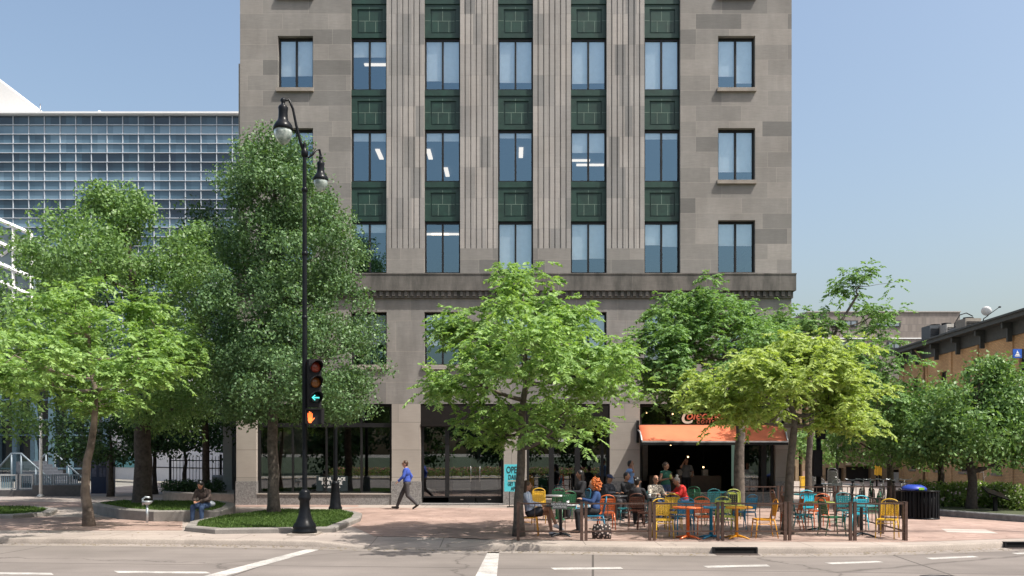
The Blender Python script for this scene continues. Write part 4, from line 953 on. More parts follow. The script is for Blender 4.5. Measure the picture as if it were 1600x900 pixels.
# ------------------------------------------------------------------ right hand buildings
BR = brickmat('orange_brick', (.66, .44, .23), (.56, .35, .18), .24, .08, (.34, .26, .18), .010, dirt=.3)
A0 = Vector((25.0, 36.0, 0)); A1 = Vector((26.55, 61.5, 0)); ux = (A1-A0).normalized(); uy = Vector((-ux.y, ux.x, 0))   # wall runs away from us; its face looks left
XF = Matrix(((ux.x, -uy.x, 0, A0.x), (ux.y, -uy.y, 0, A0.y), (0, 0, 1, 0), (0, 0, 0, 1)))         # local x along the wall, local y into the building
LW = (A1-A0).length; EH = 8.95
rb = thing('brick_building', 'long two storey orange brick building with dark bracketed cornice on the right', 'building', (A0.x, A0.y, 0))
m = MB(XF)
def lwall(ops, z0, z1):
    xs = sorted({0, LW, *[o[0] for o in ops], *[o[1] for o in ops]}); zs = sorted({z0, z1, *[o[2] for o in ops], *[o[3] for o in ops]})
    for xa, xb in zip(xs, xs[1:]):
        for za, zb in zip(zs, zs[1:]):
            if not any(a < (xa+xb)/2 < b and c < (za+zb)/2 < d_ for a, b, c, d_ in ops): m.quad((xa, 0, za), (xb, 0, za), (xb, 0, zb), (xa, 0, zb))
    for a, b, c, d_ in ops:
        m.quad((a, 0, c), (a, .2, c), (a, .2, d_), (a, 0, d_)); m.quad((b, .2, c), (b, 0, c), (b, 0, d_), (b, .2, d_)); m.quad((a, 0, c), (b, 0, c), (b, .2, c), (a, .2, c)); m.quad((a, .2, d_), (b, .2, d_), (b, 0, d_), (a, 0, d_))
bops = [(x, x+.95, 5.0, 6.9) for x in (2.2, 5.0, 8.2, 11.4, 14.6, 17.8, 22.2)]+[(x, x+1.0, .9, 3.0) for x in (3.0, 7.4, 11.0, 15.0, 18.6, 22.6)]
lwall(bops, 0, EH-1.0)
m.quad((LW, 0, 0), (LW, 12, 0), (LW, 12, EH), (LW, 0, EH)); m.quad((0, 12, 0), (0, 0, 0), (0, 0, EH), (0, 12, EH)); m.quad((LW, 12, 0), (0, 12, 0), (0, 12, EH), (LW, 12, EH))
for x in (0, 4.4, 9.7, 13.6, 17.0, 20.6, 24.6): m.box(x, x+.35, -.07, -.002, 0, EH-1.0)
m.build('wall', BR, rb)
for a, b, c, d_ in bops:
    q = MB(XF); q.box(a, a+.06, .12, .2, c, d_); q.box(b-.06, b, .12, .2, c, d_); q.box(a+.06, b-.06, .12, .2, d_-.06, d_); q.box(a+.06, b-.06, .12, .2, c, c+.06); q.box(a+.06, b-.06, .125, .19, (c+d_)/2-.025, (c+d_)/2+.025)
    f = q.build('window', mat('dark_sash', (.03, .035, .035), .5), rb)
    q = MB(XF); q.quad((a+.06, .17, c+.06), (b-.06, .17, c+.06), (b-.06, .17, d_-.06), (a+.06, .17, d_-.06)); q.build('pane', mat('dark_pane', (.02, .024, .03), .08, spec=.8), f)
    MB(XF).box(a-.08, b+.08, -.06, -.003, c-.14, c).build('window_sill', SILL, rb)
DCO = mat('dark_cornice_paint', (.045, .052, .052), .6)
m = MB(XF); m.box(-.3, LW+.2, -.12, .3, EH-1.0+.002, EH-.32); m.box(-.5, LW+.4, -.75, .4, EH-.32+.002, EH-.10); m.box(-.55, LW+.45, -.85, .45, EH-.10+.002, EH); m.build('cornice', DCO, rb)
for x in (.6, 3.6, 6.6, 9.6, 12.6, 15.6, 18.6, 21.6, 24.2):
    q = MB(XF); q.box(x, x+.16, -.62, -.123, EH-.62, EH-.33); q.box(x+.01, x+.15, -.36, -.123, EH-1.3, EH-.622); q.build('bracket', DCO, rb)
m = MB(XF); m.quad((-.5, .4, EH-.02), (LW+.4, .4, EH-.02), (LW+.4, 12, EH-.02), (-.5, 12, EH-.02)); m.build('roof', mat('roof_felt', (.08, .08, .08), .9), rb)
m = MB(XF); m.tube([(20.9, -.14, .2), (20.9, -.14, EH-1.2), (21.3, -.5, EH-.4)], .07, 6); m.build('downspout', mat('tan_downspout', (.30, .20, .12), .6), rb)
# rooftop plant
def onroof(px, d, py0, py1, w_, lab, name, col, rib=True):
    x0 = wx(px, d); t = thing(name, lab, 'rooftop unit', (x0, d, EH), 0)
    z1 = wz(py1, d); m = MB(); m.box(x0-w_/2, x0+w_/2, d, d+1.2, EH+.15, z1); m.build('casing', col, t)
    m = MB(); 
    if rib:
        n = 7
        for k in range(n): z = EH+.25+(z1-EH-.4)*k/n; m.box(x0-w_/2+.06, x0+w_/2-.06, d-.03, d-.002, z, z+.05)
    m.box(x0-w_/2+.05, x0-w_/2+.15, d+.1, d+1.1, EH-.02, EH+.15); m.box(x0+w_/2-.15, x0+w_/2-.05, d+.1, d+1.1, EH-.02, EH+.15)
    m.lathe([(.28, 0), (.30, .12), (.05, .14)], (x0, d+.6, z1), 14); m.build('louvres', BLKM, t)
    return t
onroof(1468, 58.0, 530, 508, 1.25, 'dark louvred air conditioning unit on the brick roof', 'air_conditioner', mat('dark_unit', (.07, .08, .09), .5))
onroof(1486, 57.0, 525, 506, .55, 'small pale vent unit beside the dark air conditioner', 'vent_unit', mat('pale_unit', (.42, .40, .36), .6))
onroof(1521, 53.5, 520, 497, .95, 'beige roof unit nearest the satellite dish', 'roof_unit', mat('beige_unit', (.28, .25, .21), .7))
onroof(1507, 55.5, 520, 510, .7, 'low grey box on the brick roof left of the beige unit', 'roof_box', mat('grey_unit', (.22, .22, .22), .7))
t = thing('roof_pipe', 'thin black hooped pipe arching over the roof units', 'pipe', (wx(1493, 57), 57, EH))
MB().tube([(wx(1490, 57)+.0, 57, EH), (wx(1492, 57), 57, wz(505, 57)), (wx(1500, 57), 57, wz(492, 57)), (wx(1510, 57), 57, wz(489, 57)), (wx(1520, 57), 57, wz(494, 57))], .035, 5).build('hoop', BLKM, t)
t = thing('satellite_dish', 'small white satellite dish on a stub mast at the brick roof edge', 'satellite dish', (wx(1537, 50), 50, EH))
dx, dz = wx(1541, 50), wz(486, 50)
MB().tube([(wx(1533, 50), 50, EH-.1), (wx(1537, 50), 50, wz(498, 50)), (wx(1544, 50), 50, wz(493, 50))], .03, 5).build('mast', BLKM, t)
MB().lathe([(.02, -.06), (.16, -.04), (.27, .02), (.27, .035), (.15, -.02), (.02, -.04)], (dx, 50, dz), 16, 0, Matrix.Rotation(R(-65), 3, 'X') @ Matrix.Rotation(R(35), 3, 'Y')).build('dish', WHITE, t)
MB().tube([(wx(1541, 50), 49.9, wz(494, 50)), (wx(1555, 50), 49.6, wz(482, 50))], .02, 5).ell((wx(1556, 50), 49.6, wz(481.5, 50)), (.08, .06, .05)).build('feed_arm', BLKM, t)
# grey brick block far behind
DF = 112.0; fx = lambda p: wx(p, DF); fz = lambda p: wz(p, DF)
fb = thing('grey_block', 'flat roofed grey brick block with strip windows in the distance on the right', 'building', (fx(1400), DF, 0))
GB = brickmat('grey_brown_brick', (.20, .175, .155), (.26, .225, .20), .5, .9, (.18, .16, .15), .03, dirt=.2, noise_s=.12)
MB().box(fx(1262), fx(1500), DF, DF+20, 0, fz(488)).build('wall', GB, fb)
MB().box(fx(1261), fx(1501), DF-.15, DF+20.2, fz(488)+.003, fz(486.3)).build('coping', mat('grey_coping', (.35, .33, .31), .7), fb)
MB().box(fx(1262), fx(1500), DF-.12, DF-.004, fz(529.5), fz(528)).build('string_course', WHITE, fb)
for a, b, t_, b__ in ((1368, 1407, 501, 511), (1386, 1407, 534, 545), (1300, 1340, 501, 511), (1300, 1340, 534, 545)):
    q = MB(); q.box(fx(a), fx(b), DF-.1, DF-.006, fz(b__), fz(t_)); f = q.build('window', mat('dark_sash', (.03, .035, .035), .5), fb); n = 4 if b-a > 30 else 2; q = MB()
    for k in range(n): u0 = fx(a)+.15+(fx(b)-fx(a)-.3)*k/n; q.box(u0+.06, u0+(fx(b)-fx(a)-.3)/n-.1, DF-.14, DF-.102, fz(b__)+.12, fz(t_)-.12)
    q.build('pane', mat('pale_pane', (.20, .24, .27), .15), f)
# sandstone shop building in the gap
DN = 62.5; nx = lambda p: wx(p, DN); nz = lambda p: wz(p, DN)
nb_ = thing('sandstone_building', 'tan sandstone building with tall dark openings glimpsed behind the café terrace', 'building', (nx(1320), DN, 0))
TAN = stonemat('tan_sandstone', (.24, .175, .11), (.34, .255, .165), 1.1, .42, (.2, .16, .11), .15)
nops = [(nx(a), nx(b), nz(t2), nz(t1)) for a, b, t1, t2 in ((1236, 1243, 728, 762), (1248, 1253, 690, 762), (1258, 1270, 735, 762), (1290, 1318, 731, 762), (1322, 1361, 729, 762), (1373, 1379, 728, 762), (1291, 1299, 676, 708), (1302, 1309, 676, 708), (1276, 1284, 655, 712), (1253, 1260, 625, 680), (1330, 1342, 655, 700), (1360, 1372, 655, 700), (1396, 1436, 734, 762))]
wall('wall', nx(1205), nx(1442), 0, nz(598), nops, DN, .45, TAN, nb_)
mb = MB(); mb.box(nx(1205)+.1, nx(1442)-.1, DN+.46, DN+12, 0, nz(598)); mb.build('dark_openings', mat('deep_shop_dark', (.012, .012, .013), .35, var=.4), nb_)
mb = MB(); mb.box(nx(1320), nx(1364), DN-.25, DN-.003, nz(727), nz(722)); mb.box(nx(1200), nx(1445), DN-.4, DN+.6, nz(598)+.003, nz(593)); mb.build('lintel', mat('pale_lintel', (.42, .34, .24), .8), nb_)
for a, b, t1, t2 in ((1291, 1299, 676, 708), (1302, 1309, 676, 708)):
    q = MB(); y = DN+.15
    q.box(nx(a), nx(a)+.09, y, y+.1, nz(t2), nz(t1)); q.box(nx(b)-.09, nx(b), y, y+.1, nz(t2), nz(t1))
    for k in range(4): z = nz(t2)+(nz(t1)-nz(t2)-.08)*k/3; q.box(nx(a)+.09, nx(b)-.09, y, y+.1, z, z+.08)
    q.build('window', WHITE, nb_)
for a, b in ((1398, 1408), (1412, 1423)): MB().box(nx(a), nx(b), DN+.1, DN+.2, nz(758), nz(738)).build('painted_reflection', mat('reflection_white', (.62, .64, .66), .6, var=.15), nb_)  # white panels painted in place of bright reflections in two shop windows
MB().box(nx(1252), nx(1258), DN-.3, DN-.2, nz(757), nz(736)).build('door_panel', mat('pink_panel', (.42, .28, .22), .7), nb_)
t = thing('hanging_banner', 'yellow fabric banner hanging from a post before the sandstone shop', 'banner', (wx(1371, 52), 52, 0))
MB().tube([(wx(1371, 52), 52.1, 0), (wx(1371, 52), 52.1, wz(724, 52))], .05, 6).build('post', BLKM, t)
m = MB()
for k in range(4): m.box(wx(1366, 52)+k*.11, wx(1366, 52)+k*.11+.09, 51.96-.02*(k % 2), 51.99-.02*(k % 2), wz(742+(k % 2), 52), wz(727, 52))
m.build('cloth', mat('yellow_cloth', (.75, .42, .03), .7), t)
t = thing('yellow_crate', 'yellow box on the ground far behind the terrace railing', 'box', (wx(1255, 50), 50, 0)); m = MB().box(wx(1252, 50), wx(1258, 50), 50, 50.3, 0, .6); m.build('body', mat('yellow_plastic', (.7, .42, .03), .5), t); MB().box(wx(1251.6, 50), wx(1258.4, 50), 49.98, 50.32, .602, .66).build('lid', mat('yellow_plastic', (.7, .42, .03), .5), t)

# ------------------------------------------------------------------ street furniture
def lamp_head(parent, c, s, tilt=0.0):
    """bell shaped hood, acorn globe; c is the top of the hood neck"""
    x, y, z = c
    h = MB(); h.lathe([(.045*s, .20*s), (.075*s, .14*s), (.045*s, .08*s), (.05*s, .04*s), (.10*s, 0), (.13*s, -.05*s), (.115*s, -.12*s), (.12*s, -.30*s), (.14*s, -.38*s), (.20*s, -.45*s), (.24*s, -.52*s), (.255*s, -.60*s), (.24*s, -.62*s), (.2*s, -.61*s)], c, 20)
    hd = h.build('lamp_hood', BLACK, parent)
    g = MB(); g.lathe([(.225*s, -.61*s), (.232*s, -.70*s), (.20*s, -.82*s), (.14*s, -.92*s), (.06*s, -.985*s), (.01*s, -1.0*s)], c, 20); g.build('globe', GLOBE, hd)
    return hd
GLOBE = glass('lamp_globe', .25, (.85, .9, .86), (1, 1, 1), .15)
def mk_globe():
    m, nt_, b = base_nodes('frosted_globe'); b.inputs['Base Color'].default_value = (.62, .68, .63, 1); b.inputs['Roughness'].default_value = .18
    b.inputs['Transmission Weight'].default_value = .35; b.inputs['IOR'].default_value = 1.2
    v = coords(nt_); f = noise_tex(nt_, v, 7, 3); r = ramp(nt_, f, [(.35, (.22, .28, .25)), (.65, (.62, .68, .64))]); nt_.links.new(r.outputs[0], b.inputs['Base Color'])
    return m
GLOBE = mk_globe()
LX, LY = gp(476, 835); LS = F/LY
lz = lambda py: wz(py, LY)
lp = thing('street_lamp', 'tall black double street lamp carrying the traffic signal at the kerb', 'street lamp', (LX, LY, 0))
MB().lathe([(.075, .9), (.075, 1.0), (.062, 1.1), (.062, lz(560)), (.055, lz(400)), (.046, lz(240)), (.046, lz(238))], (LX, LY, 0), 16).build('pole', BLACK, lp)
MB().lathe([(.30, 0), (.30, .06), (.27, .10), (.285, .14), (.27, .2), (.21, .28), (.17, .38), (.14, .5), (.125, .62), (.12, .78), (.15, .82), (.155, .88), (.13, .93), (.14, .99), (.085, 1.06)], (LX, LY, .04), 20).build('base', BLACK, lp)
o = MB(); o.box(LX-.35, LX+.35, LY-.35, LY+.35, -.05, .04); o.build('footing', KERBM, lp)
m = MB()
for z in (lz(300), lz(400), lz(500)): m.lathe([(.05, 0), (.075, .02), (.075, .09), (.05, .11)], (LX, LY, z), 14)
m.build('pole_ring', BLACK, lp)
m = MB(); m.lathe([(.05, 0), (.085, .06), (.09, .13), (.05, .2), (.03, .25), (.045, .30), (.02, .37), (.004, .42)], (LX, LY, lz(246)), 16); m.build('finial', BLACK, lp)
hA = (wx(444, LY), LY-.1, lz(168)); hB = (wx(499, LY), LY+.15, lz(250))
m = MB(); m.tube([(LX-.02, LY, lz(238)), (LX-.1, LY, lz(222)), (LX-.2, LY-.03, lz(196)), (LX-.27, LY-.06, lz(172)), (LX-.36, LY-.09, lz(158)), (hA[0], hA[1], lz(160)), (hA[0]-.0, hA[1], lz(166))], [.035, .035, .032, .03, .03, .03, .03], 8); m.build('lamp_arm', BLACK, lp)
m = MB(); m.tube([(LX+.02, LY, lz(240)), (LX+.08, LY+.04, lz(245)), (LX+.17, LY+.08, lz(240)), (LX+.25, LY+.12, lz(231)), (LX+.33, LY+.15, lz(231)), (hB[0], hB[1], lz(240)), (hB[0], hB[1], lz(248))], [.03]*7, 8); m.build('lamp_arm', BLACK, lp)
lamp_head(lp, hA, .95); lamp_head(lp, hB, .74)
# traffic signal, a device of its own bolted to the pole
SX = wx(494, LY); SYY = LY-.12; ang = R(28)
ts = thing('traffic_signal', 'black three lens traffic signal with lit green left arrow on the lamp post', 'traffic signal', (SX, SYY, lz(640)))
XS = Matrix.Translation((SX, SYY, 0)) @ Matrix.Rotation(ang, 4, 'Z')
m = MB(XS); w_ = .155
m.box(-w_, w_, -.02, .16, lz(637), lz(562)); m.build('housing', BLKM, ts)
MB().tube([(LX, LY, lz(566)), (SX, LY, lz(566))], .025, 6).tube([(LX, LY, lz(632)), (SX, LY, lz(632))], .025, 6).build('mount', BLACK, ts)
for py, col, nm in ((574.5, mat('unlit_red_lens', (.22, .03, .015), .25), 'red_lens'), (598, mat('unlit_amber_lens', (.20, .07, .015), .25), 'amber_lens'), (622, mat('unlit_green_lens', (.01, .03, .03), .25), 'green_lens')):
    z = lz(py); rm = Matrix.Rotation(R(90), 3, 'X')
    l = MB(XS); l.lathe([(.13, .02), (.128, .045), (.08, .06), (.005, .065)], (0, 0, z), 20, 0, rm); le = l.build(nm, col, ts)
    v = MB(XS); n = 22; ra = .148                           # visor: open tunnel, cut away below
    for k in range(n-4):
        a0 = R(-55)+R(290)*k/(n-4); a1 = R(-55)+R(290)*(k+1)/(n-4)
        def L_(a): return .28*(.45+.55*max(0, math.sin(a))**.6) if math.sin(a) > 0 else .28*.45*max(.3, 1+math.sin(a))
        v.quad((ra*math.cos(a0), -.021, z+ra*math.sin(a0)), (ra*math.cos(a1), -.021, z+ra*math.sin(a1)), (ra*math.cos(a1), -.021-L_(a1), z+ra*math.sin(a1)), (ra*math.cos(a0), -.021-L_(a0), z+ra*math.sin(a0)), 0, True)
    vo = v.build('visor', BLKM, ts); md = vo.modifiers.new('thickness', 'SOLIDIFY'); md.thickness = .006
    if nm == 'green_lens':
        g = MB(XS); 
        def bar(x0, z0, x1, z1, t_):
            d_ = Vector((x1-x0, 0, z1-z0)).normalized(); nn = Vector((-d_.z, 0, d_.x))*t_/2
            P0, P1 = Vector((x0, -.075, z+z0)), Vector((x1, -.075, z+z1)); g.quad(P0-nn, P1-nn, P1+nn, P0+nn)
        bar(-.09, 0, .085, 0, .032); g.quad((-.105, -.0755, z-.004), (-.03, -.0755, z+.07), (-.01, -.0755, z+.05), (-.075, -.0755, z-.004)); g.quad((-.105, -.0755, z+.004), (-.075, -.0755, z+.004), (-.01, -.0755, z-.05), (-.03, -.0755, z-.07))
        g.build('arrow', emit('cyan_arrow', (.10, .9, .85), 1.0), le)
ps = thing('pedestrian_signal', 'black pedestrian signal showing a lit orange raised hand', 'pedestrian signal', (wx(494, LY), SYY, lz(662)))
a, b = wx(481, LY)+.0, wx(507, LY)
m = MB(); m.box(a, b, SYY-.12, SYY+.1, lz(663), lz(638.5)); m.build('housing', BLKM, ps)
m = MB(); m.box(a+.02, b-.02, SYY-.16, SYY-.121, lz(640)-.015, lz(639)); m.box(b-.03, b-.001, SYY-.17, SYY-.121, lz(662), lz(640)-.02); m.box(a+.001, a+.02, SYY-.17, SYY-.121, lz(662), lz(640)-.02); m.build('hood', BLKM, ps)
HO = emit('orange_hand', (1.0, .16, .03), 1.9); cx, cz = wx(488, LY), lz(653)
m = MB(); y = SYY-.124
def cap(x0, z0, x1, z1, r):
    d_ = Vector((x1-x0, 0, z1-z0)).normalized(); nn = Vector((-d_.z, 0, d_.x))*r; A, B = Vector((cx+x0, y, cz+z0)), Vector((cx+x1, y, cz+z1))
    m.face([m.vert(p) for p in (A-nn, B-nn, B-nn*.4+d_*r, B+nn*.4+d_*r, B+nn, A+nn)])
k = 1.0
m.face([m.vert((cx+x_*k, y-.001, cz+z_*k)) for x_, z_ in ((-.05, .0), (-.052, -.07), (-.025, -.13), (.03, -.13), (.058, -.06), (.055, .0))])
for x_, h_ in ((-.042, .10), (-.013, .135), (.016, .125), (.044, .09)): cap(x_, -.01, x_*1.1, h_, .0115)
cap(.045, -.08, .10, -.015, .012)
m.build('raised_hand', HO, ps)
# second lamp post with small banner and plate
QX, QY = gp(524, 797); qz = lambda p: wz(p, QY)
l2 = thing('street_lamp', 'shorter black lamp post with flared base behind the grass bed', 'street lamp', (QX, QY, 0))
MB().lathe([(.24, 0), (.24, .08), (.20, .16), (.165, .5), (.14, .9), (.15, .95), (.085, 1.02)], (QX, QY, 0), 16).build('base', BLACK, l2)
MB().lathe([(.08, .98), (.075, 1.1), (.06, qz(612)), (.05, qz(606))], (QX, QY, 0), 12).build('pole', BLACK, l2)
MB().lathe([(.03, 0), (.12, .05), (.15, .15), (.16, .3), (.10, .42), (.02, .48)], (wx(535, QY), QY-.05, qz(610)), 14).build('globe', GLOBE, l2)
MB().tube([(QX, QY, qz(612)), (QX+.1, QY-.03, qz(614)), (wx(535, QY), QY-.05, qz(610))], .025, 6).build('lamp_arm', BLACK, l2)
MB().box(wx(516, QY), wx(522, QY), QY-.02, QY+.0, qz(643), qz(626)).build('banner', mat('pale_blue_banner', (.45, .52, .72), .7, var=.3, scale=9), l2)
MB().box(wx(524, QY), wx(532, QY), QY-.12, QY-.09, qz(641), qz(635)).build('plate', mat('plate_grey', (.5, .5, .48), .5), l2)
# black posts at the right
def blackpost(name, label, px, d, ptop, head, base=.22):
    x = wx(px, d); t = thing(name, label, 'lamp post', (x, d, 0))
    MB().lathe([(base, 0), (base, .1), (base*.75, .2), (base*.55, .7), (base*.6, .78), (base*.35, .85)], (x, d, 0), 14).build('base', BLACK, t)
    MB().lathe([(base*.33, .8), (base*.28, wz(ptop, d))], (x, d, 0), 10).build('pole', BLACK, t)
    if head == 'signal':
        for k, (zz, sx1) in enumerate(((wz(664, d), .0), (wz(722, d), -.12))):
            m = MB(); m.box(x-.16+sx1, x+.16+sx1, d-.3, d-.1, zz-.5, zz+.45); m.box(x-.19+sx1, x+.19+sx1, d-.31, d-.302, zz-.53, zz-.5); m.box(x-.02, x+.02, d-.1, d, zz-.03, zz+.03); m.build('signal_box', BLKM, t)
        m = MB(); m.box(x-.30, x+.16, d-.06, d-.03, wz(662, d), wz(661, d)); m.box(x-.30, x+.16, d-.06, d-.03, wz(683, d), wz(682, d)); m.build('bracket', mat('steel', (.5, .5, .5), .25, 1), t)
    if head == 'globe': MB().lathe([(.03, 0), (.12, .05), (.16, .15), (.14, .3), (.02, .42)], (x, d, wz(ptop, d)), 12).build('globe', GLOBE, t)
    if head == 'box': MB().box(x-.02, x+.14, d-.1, d+.05, wz(722, d), wz(714, d)).build('button_box', BLKM, t)
    return t
blackpost('signal_post', 'dark post with black signal boxes between terrace and sandstone building', 1279, 33.0, 640, 'signal', .3)
blackpost('lamp_post', 'thin black lamp post right of the dark signal post', 1308, 40, 690, 'box', .18)
# overhead street sign at the right edge, hung from a mast arm whose pole stands beyond the frame
DSG = 21.5; t = thing('street_sign', 'blue and black street sign on a mast arm at the right edge of the photo', 'sign', (wx(1600, DSG), DSG, wz(558, DSG)))
MB().box(wx(1582, DSG), wx(1595.5, DSG), DSG-.03, DSG, wz(559.5, DSG), wz(545.5, DSG)).build('blue_plate', mat('sign_blue', (.015, .09, .42), .4), t)
m = MB(); cx_, y_ = wx(1588.7, DSG), DSG-.034; s_ = 1/ (F/DSG)
m.box(cx_-4.3*s_, cx_+4.3*s_, y_, y_+.003, wz(557, DSG), wz(555.8, DSG)); m.box(cx_-3*s_, cx_+3*s_, y_, y_+.003, wz(555.2, DSG), wz(553.4, DSG)); m.lathe([(2.2*s_, 0), (1.9*s_, 1.8*s_), (.5*s_, 3.4*s_), (.1*s_, 5.2*s_)], (cx_, y_+.002, wz(553.2, DSG)), 12, 0, Matrix.Diagonal((1, .08, 1)))
m.build('emblem', WHITE, t)
MB().box(wx(1596, DSG), wx(1660, DSG), DSG-.03, DSG, wz(559.5, DSG), wz(545.5, DSG)).build('black_plate', BLKM, t)
text_part('lettering', 'S', .17, WHITE, t, (wx(1602, DSG), DSG-.034, wz(556.5, DSG)), ext=.002)
PXm = 1760
m = MB(); m.tube([(wx(1596, DSG), DSG+.08, wz(552, DSG)), (wx(PXm, DSG), DSG+.08, wz(566, DSG))], .05, 8); m.tube([(wx(PXm, DSG), DSG+.08, 0), (wx(PXm, DSG), DSG+.08, wz(540, DSG))], .09, 10); m.build('mast_arm', BLACK, t)
# drinking fountain in front of the seat wall
x_, y_ = gp(230, 817); t = thing('drinking_fountain', 'small grey metal drinking fountain on a thin post before the seat wall', 'drinking fountain', (x_, y_, 0))
ST = mat('galvanised', (.45, .48, .5), .4, .6)
MB().tube([(x_, y_, 0), (x_, y_, .5)], .035, 8).build('post', ST, t); MB().lathe([(.03, .5), (.12, .56), (.15, .62), (.13, .63), (.03, .58)], (x_, y_, 0), 14).build('bowl', ST, t); MB().tube([(x_-.12, y_, .5), (x_-.13, y_, .68), (x_-.05, y_, .74), (x_+.08, y_, .72)], .028, 6).build('spout', ST, t)
# open daily board
x_, y_ = gp(803, 792.5); t = thing('sidewalk_board', 'cyan OPEN DAILY board standing behind the tree trunk by the entrance', 'sign', (x_, y_, 0))
q = lambda py: wz(py, y_)
MB().box(wx(788, y_), wx(817.5, y_), y_-.01, y_+.01, q(768), q(725.5)).build('panel', mat('cyan_board', (.08, .52, .60), .5, var=.04), t)
BT = mat('black_letter', (.012, .012, .014), .5)
for body, py, sz in (('OPEN', 739.0, .34), ('DAILY', 749, .24), ('GET THE', 758.6, .18), ('APP', 766.2, .20)): text_part('lettering', body, sz, BT, t, (wx(802.8, y_), y_-.016, q(py)), ext=.002, bold=.004, wscale=.62)
MB().box(wx(793, y_), wx(812, y_), y_-.014, y_-.0102, q(751.8), q(751)).build('orange_rule', mat('orange_rule', (.7, .25, .05), .5), t)
MB().tube([(wx(796, y_), y_+.02, 0), (wx(796, y_), y_+.02, q(766))], .015, 5).tube([(wx(810, y_), y_+.02, 0), (wx(810, y_), y_+.02, q(766))], .015, 5).box(wx(792, y_), wx(814, y_), y_-.15, y_+.2, 0, .03).build('stand', BLKM, t)
# information board
x_, y_ = gp(1555, 807); t = thing('information_board', 'black angled information board on a post in the right planting bed', 'sign', (x_, y_, 0)); s_ = F/y_
MB().box(x_-.05, x_+.05, y_-.05, y_+.05, 0, wz(776, y_)).build('post', BLKM, t)
m = MB(); a = [(wx(1535, y_), wz(764, y_)), (wx(1577, y_), wz(779, y_))]
m.box(-.36, .36, -.28, .28, -.02, .02, 0, Matrix.Translation((x_, y_, wz(771, y_))) @ Matrix.Rotation(R(19), 4, 'Y') @ Matrix.Rotation(R(20), 4, 'X')); m.build('panel', BLACK, t)
# litter and recycling bins
def slat_bin(px, py, r, h, lab, lid):
    x, y = gp(px, py); t = thing('litter_bin' if lid is None else 'recycling_bin', lab, 'bin', (x, y, 0), 0, 'bins at the right bed')
    m = MB(); m.lathe([(r*.86, .04), (r*.86, h-.06)], (x, y, 0), 20); m.build('liner', BLKM, t)
    m = MB()
    for k in range(22):
        a = 2*math.pi*k/22; c, s = math.cos(a), math.sin(a); m.box(-.012, .012, -.03, .03, .03, h-.03, 0, Matrix.Translation((x+r*c, y+r*s, 0)) @ Matrix.Rotation(a, 4, 'Z'))
    m.lathe([(r+.02, h-.04), (r+.03, h-.02), (r+.03, h), (r-.05, h)], (x, y, 0), 22); m.lathe([(r+.02, 0), (r+.02, .05), (r-.05, .05)], (x, y, 0), 22); m.build('slatted_body', BLACK, t)
    if lid is not None:
        m = MB(); m.lathe([(r+.03, h+.004), (r+.02, h+.06), (r*.85, h+.12), (r*.55, h+.16), (r*.50, h+.15)], (x, y, 0), 20); m.build('lid', lid, t)
        MB().box(x-.02, x+.14, y-r-.045, y-r-.03, h+.02, h+.09).build('sticker', mat('green_sticker', (.25, .55, .05), .5), t)
slat_bin(1428, 810, .34, .86, 'black recycling bin with blue domed lid at the right bed', mat('blue_lid', (.02, .05, .32), .4))
slat_bin(1447, 811, .36, .86, 'black slatted litter bin right of the blue lidded bin', None)
slat_bin(1416, 806, .30, .80, 'black slatted litter bin partly behind the blue lidded bin', None)

# ------------------------------------------------------------------ railings round the terrace
RUST = mat('brown_painted_iron', (.085, .050, .038), .55, .3, var=.35, scale=14)
def rail_panel(p0, p1, label, post0=True, post1=True, mids=4, sign=None, hh=.87, midpost=None):
    a = Vector((*p0, 0)); b = Vector((*p1, 0)); L = (b-a).length; ang_ = math.atan2(b.y-a.y, b.x-a.x)
    t = thing('railing_panel', label, 'railing', ((a.x+b.x)/2, (a.y+b.y)/2, 0), 0, 'railing panels round the café terrace')
    X_ = Matrix.Translation(a) @ Matrix.Rotation(ang_, 4, 'Z'); pw = .032
    for q0 in (pw, L-pw):
        m = MB(X_); m.box(q0-pw, q0+pw, -pw, pw, 0, hh); m.box(q0-pw-.005, q0+pw+.005, -pw-.005, pw+.005, hh+.001, hh+.012); m.build('post', RUST, t)
    m = MB(X_); m.box(2*pw, L-2*pw, -.018, .018, hh-.045, hh-.01); m.box(2*pw, L-2*pw, -.015, .015, .20, .232); m.build('rails', RUST, t)
    m = MB(X_)
    for k in range(1, mids+1): x = 2*pw+(L-4*pw)*k/(mids+1); m.box(x-.008, x+.008, -.008, .008, .233, hh-.046)
    m.build('pickets', RUST, t)
    if sign:
        s = MB(X_); s.box(sign[0], sign[1], -.03, -.019, hh-.15, hh+.0); sp = s.build('notice_plate', mat('grey_notice', (.10, .11, .11), .6), t)
        c = X_ @ Vector(((sign[0]+sign[1])/2, -.034, hh-.06)); text_part('lettering', 'NO SMOKING\nON PATIO', .062, WHITE, t, c, ext=.001)
    return t
fy = 845
def fp(px): x, d = gp(px, fy); return (x, d)
rail_panel(fp(807.5), fp(911), 'front railing panel with the grey notice plate, at the tree trunk', mids=3, sign=(.80, 1.14))
rail_panel(fp(913.5), fp(1017.5), 'front railing panel before the orange chair and patterned bag', mids=2)
rail_panel(fp(1020), fp(1124), 'front railing panel before the orange topped table', mids=3)
rail_panel(fp(1126.5), fp(1229), 'front railing panel before the amber topped table', mids=4)
rail_panel(fp(1231.5), fp(1331), 'front railing panel right of the forking tree trunk', mids=3)
rail_panel(fp(1333.5), fp(1417.5), 'front railing panel at the right corner, before the yellow chair', mids=4)
ca = Vector(fp(1416)); cb = Vector((9.45, 25.6))
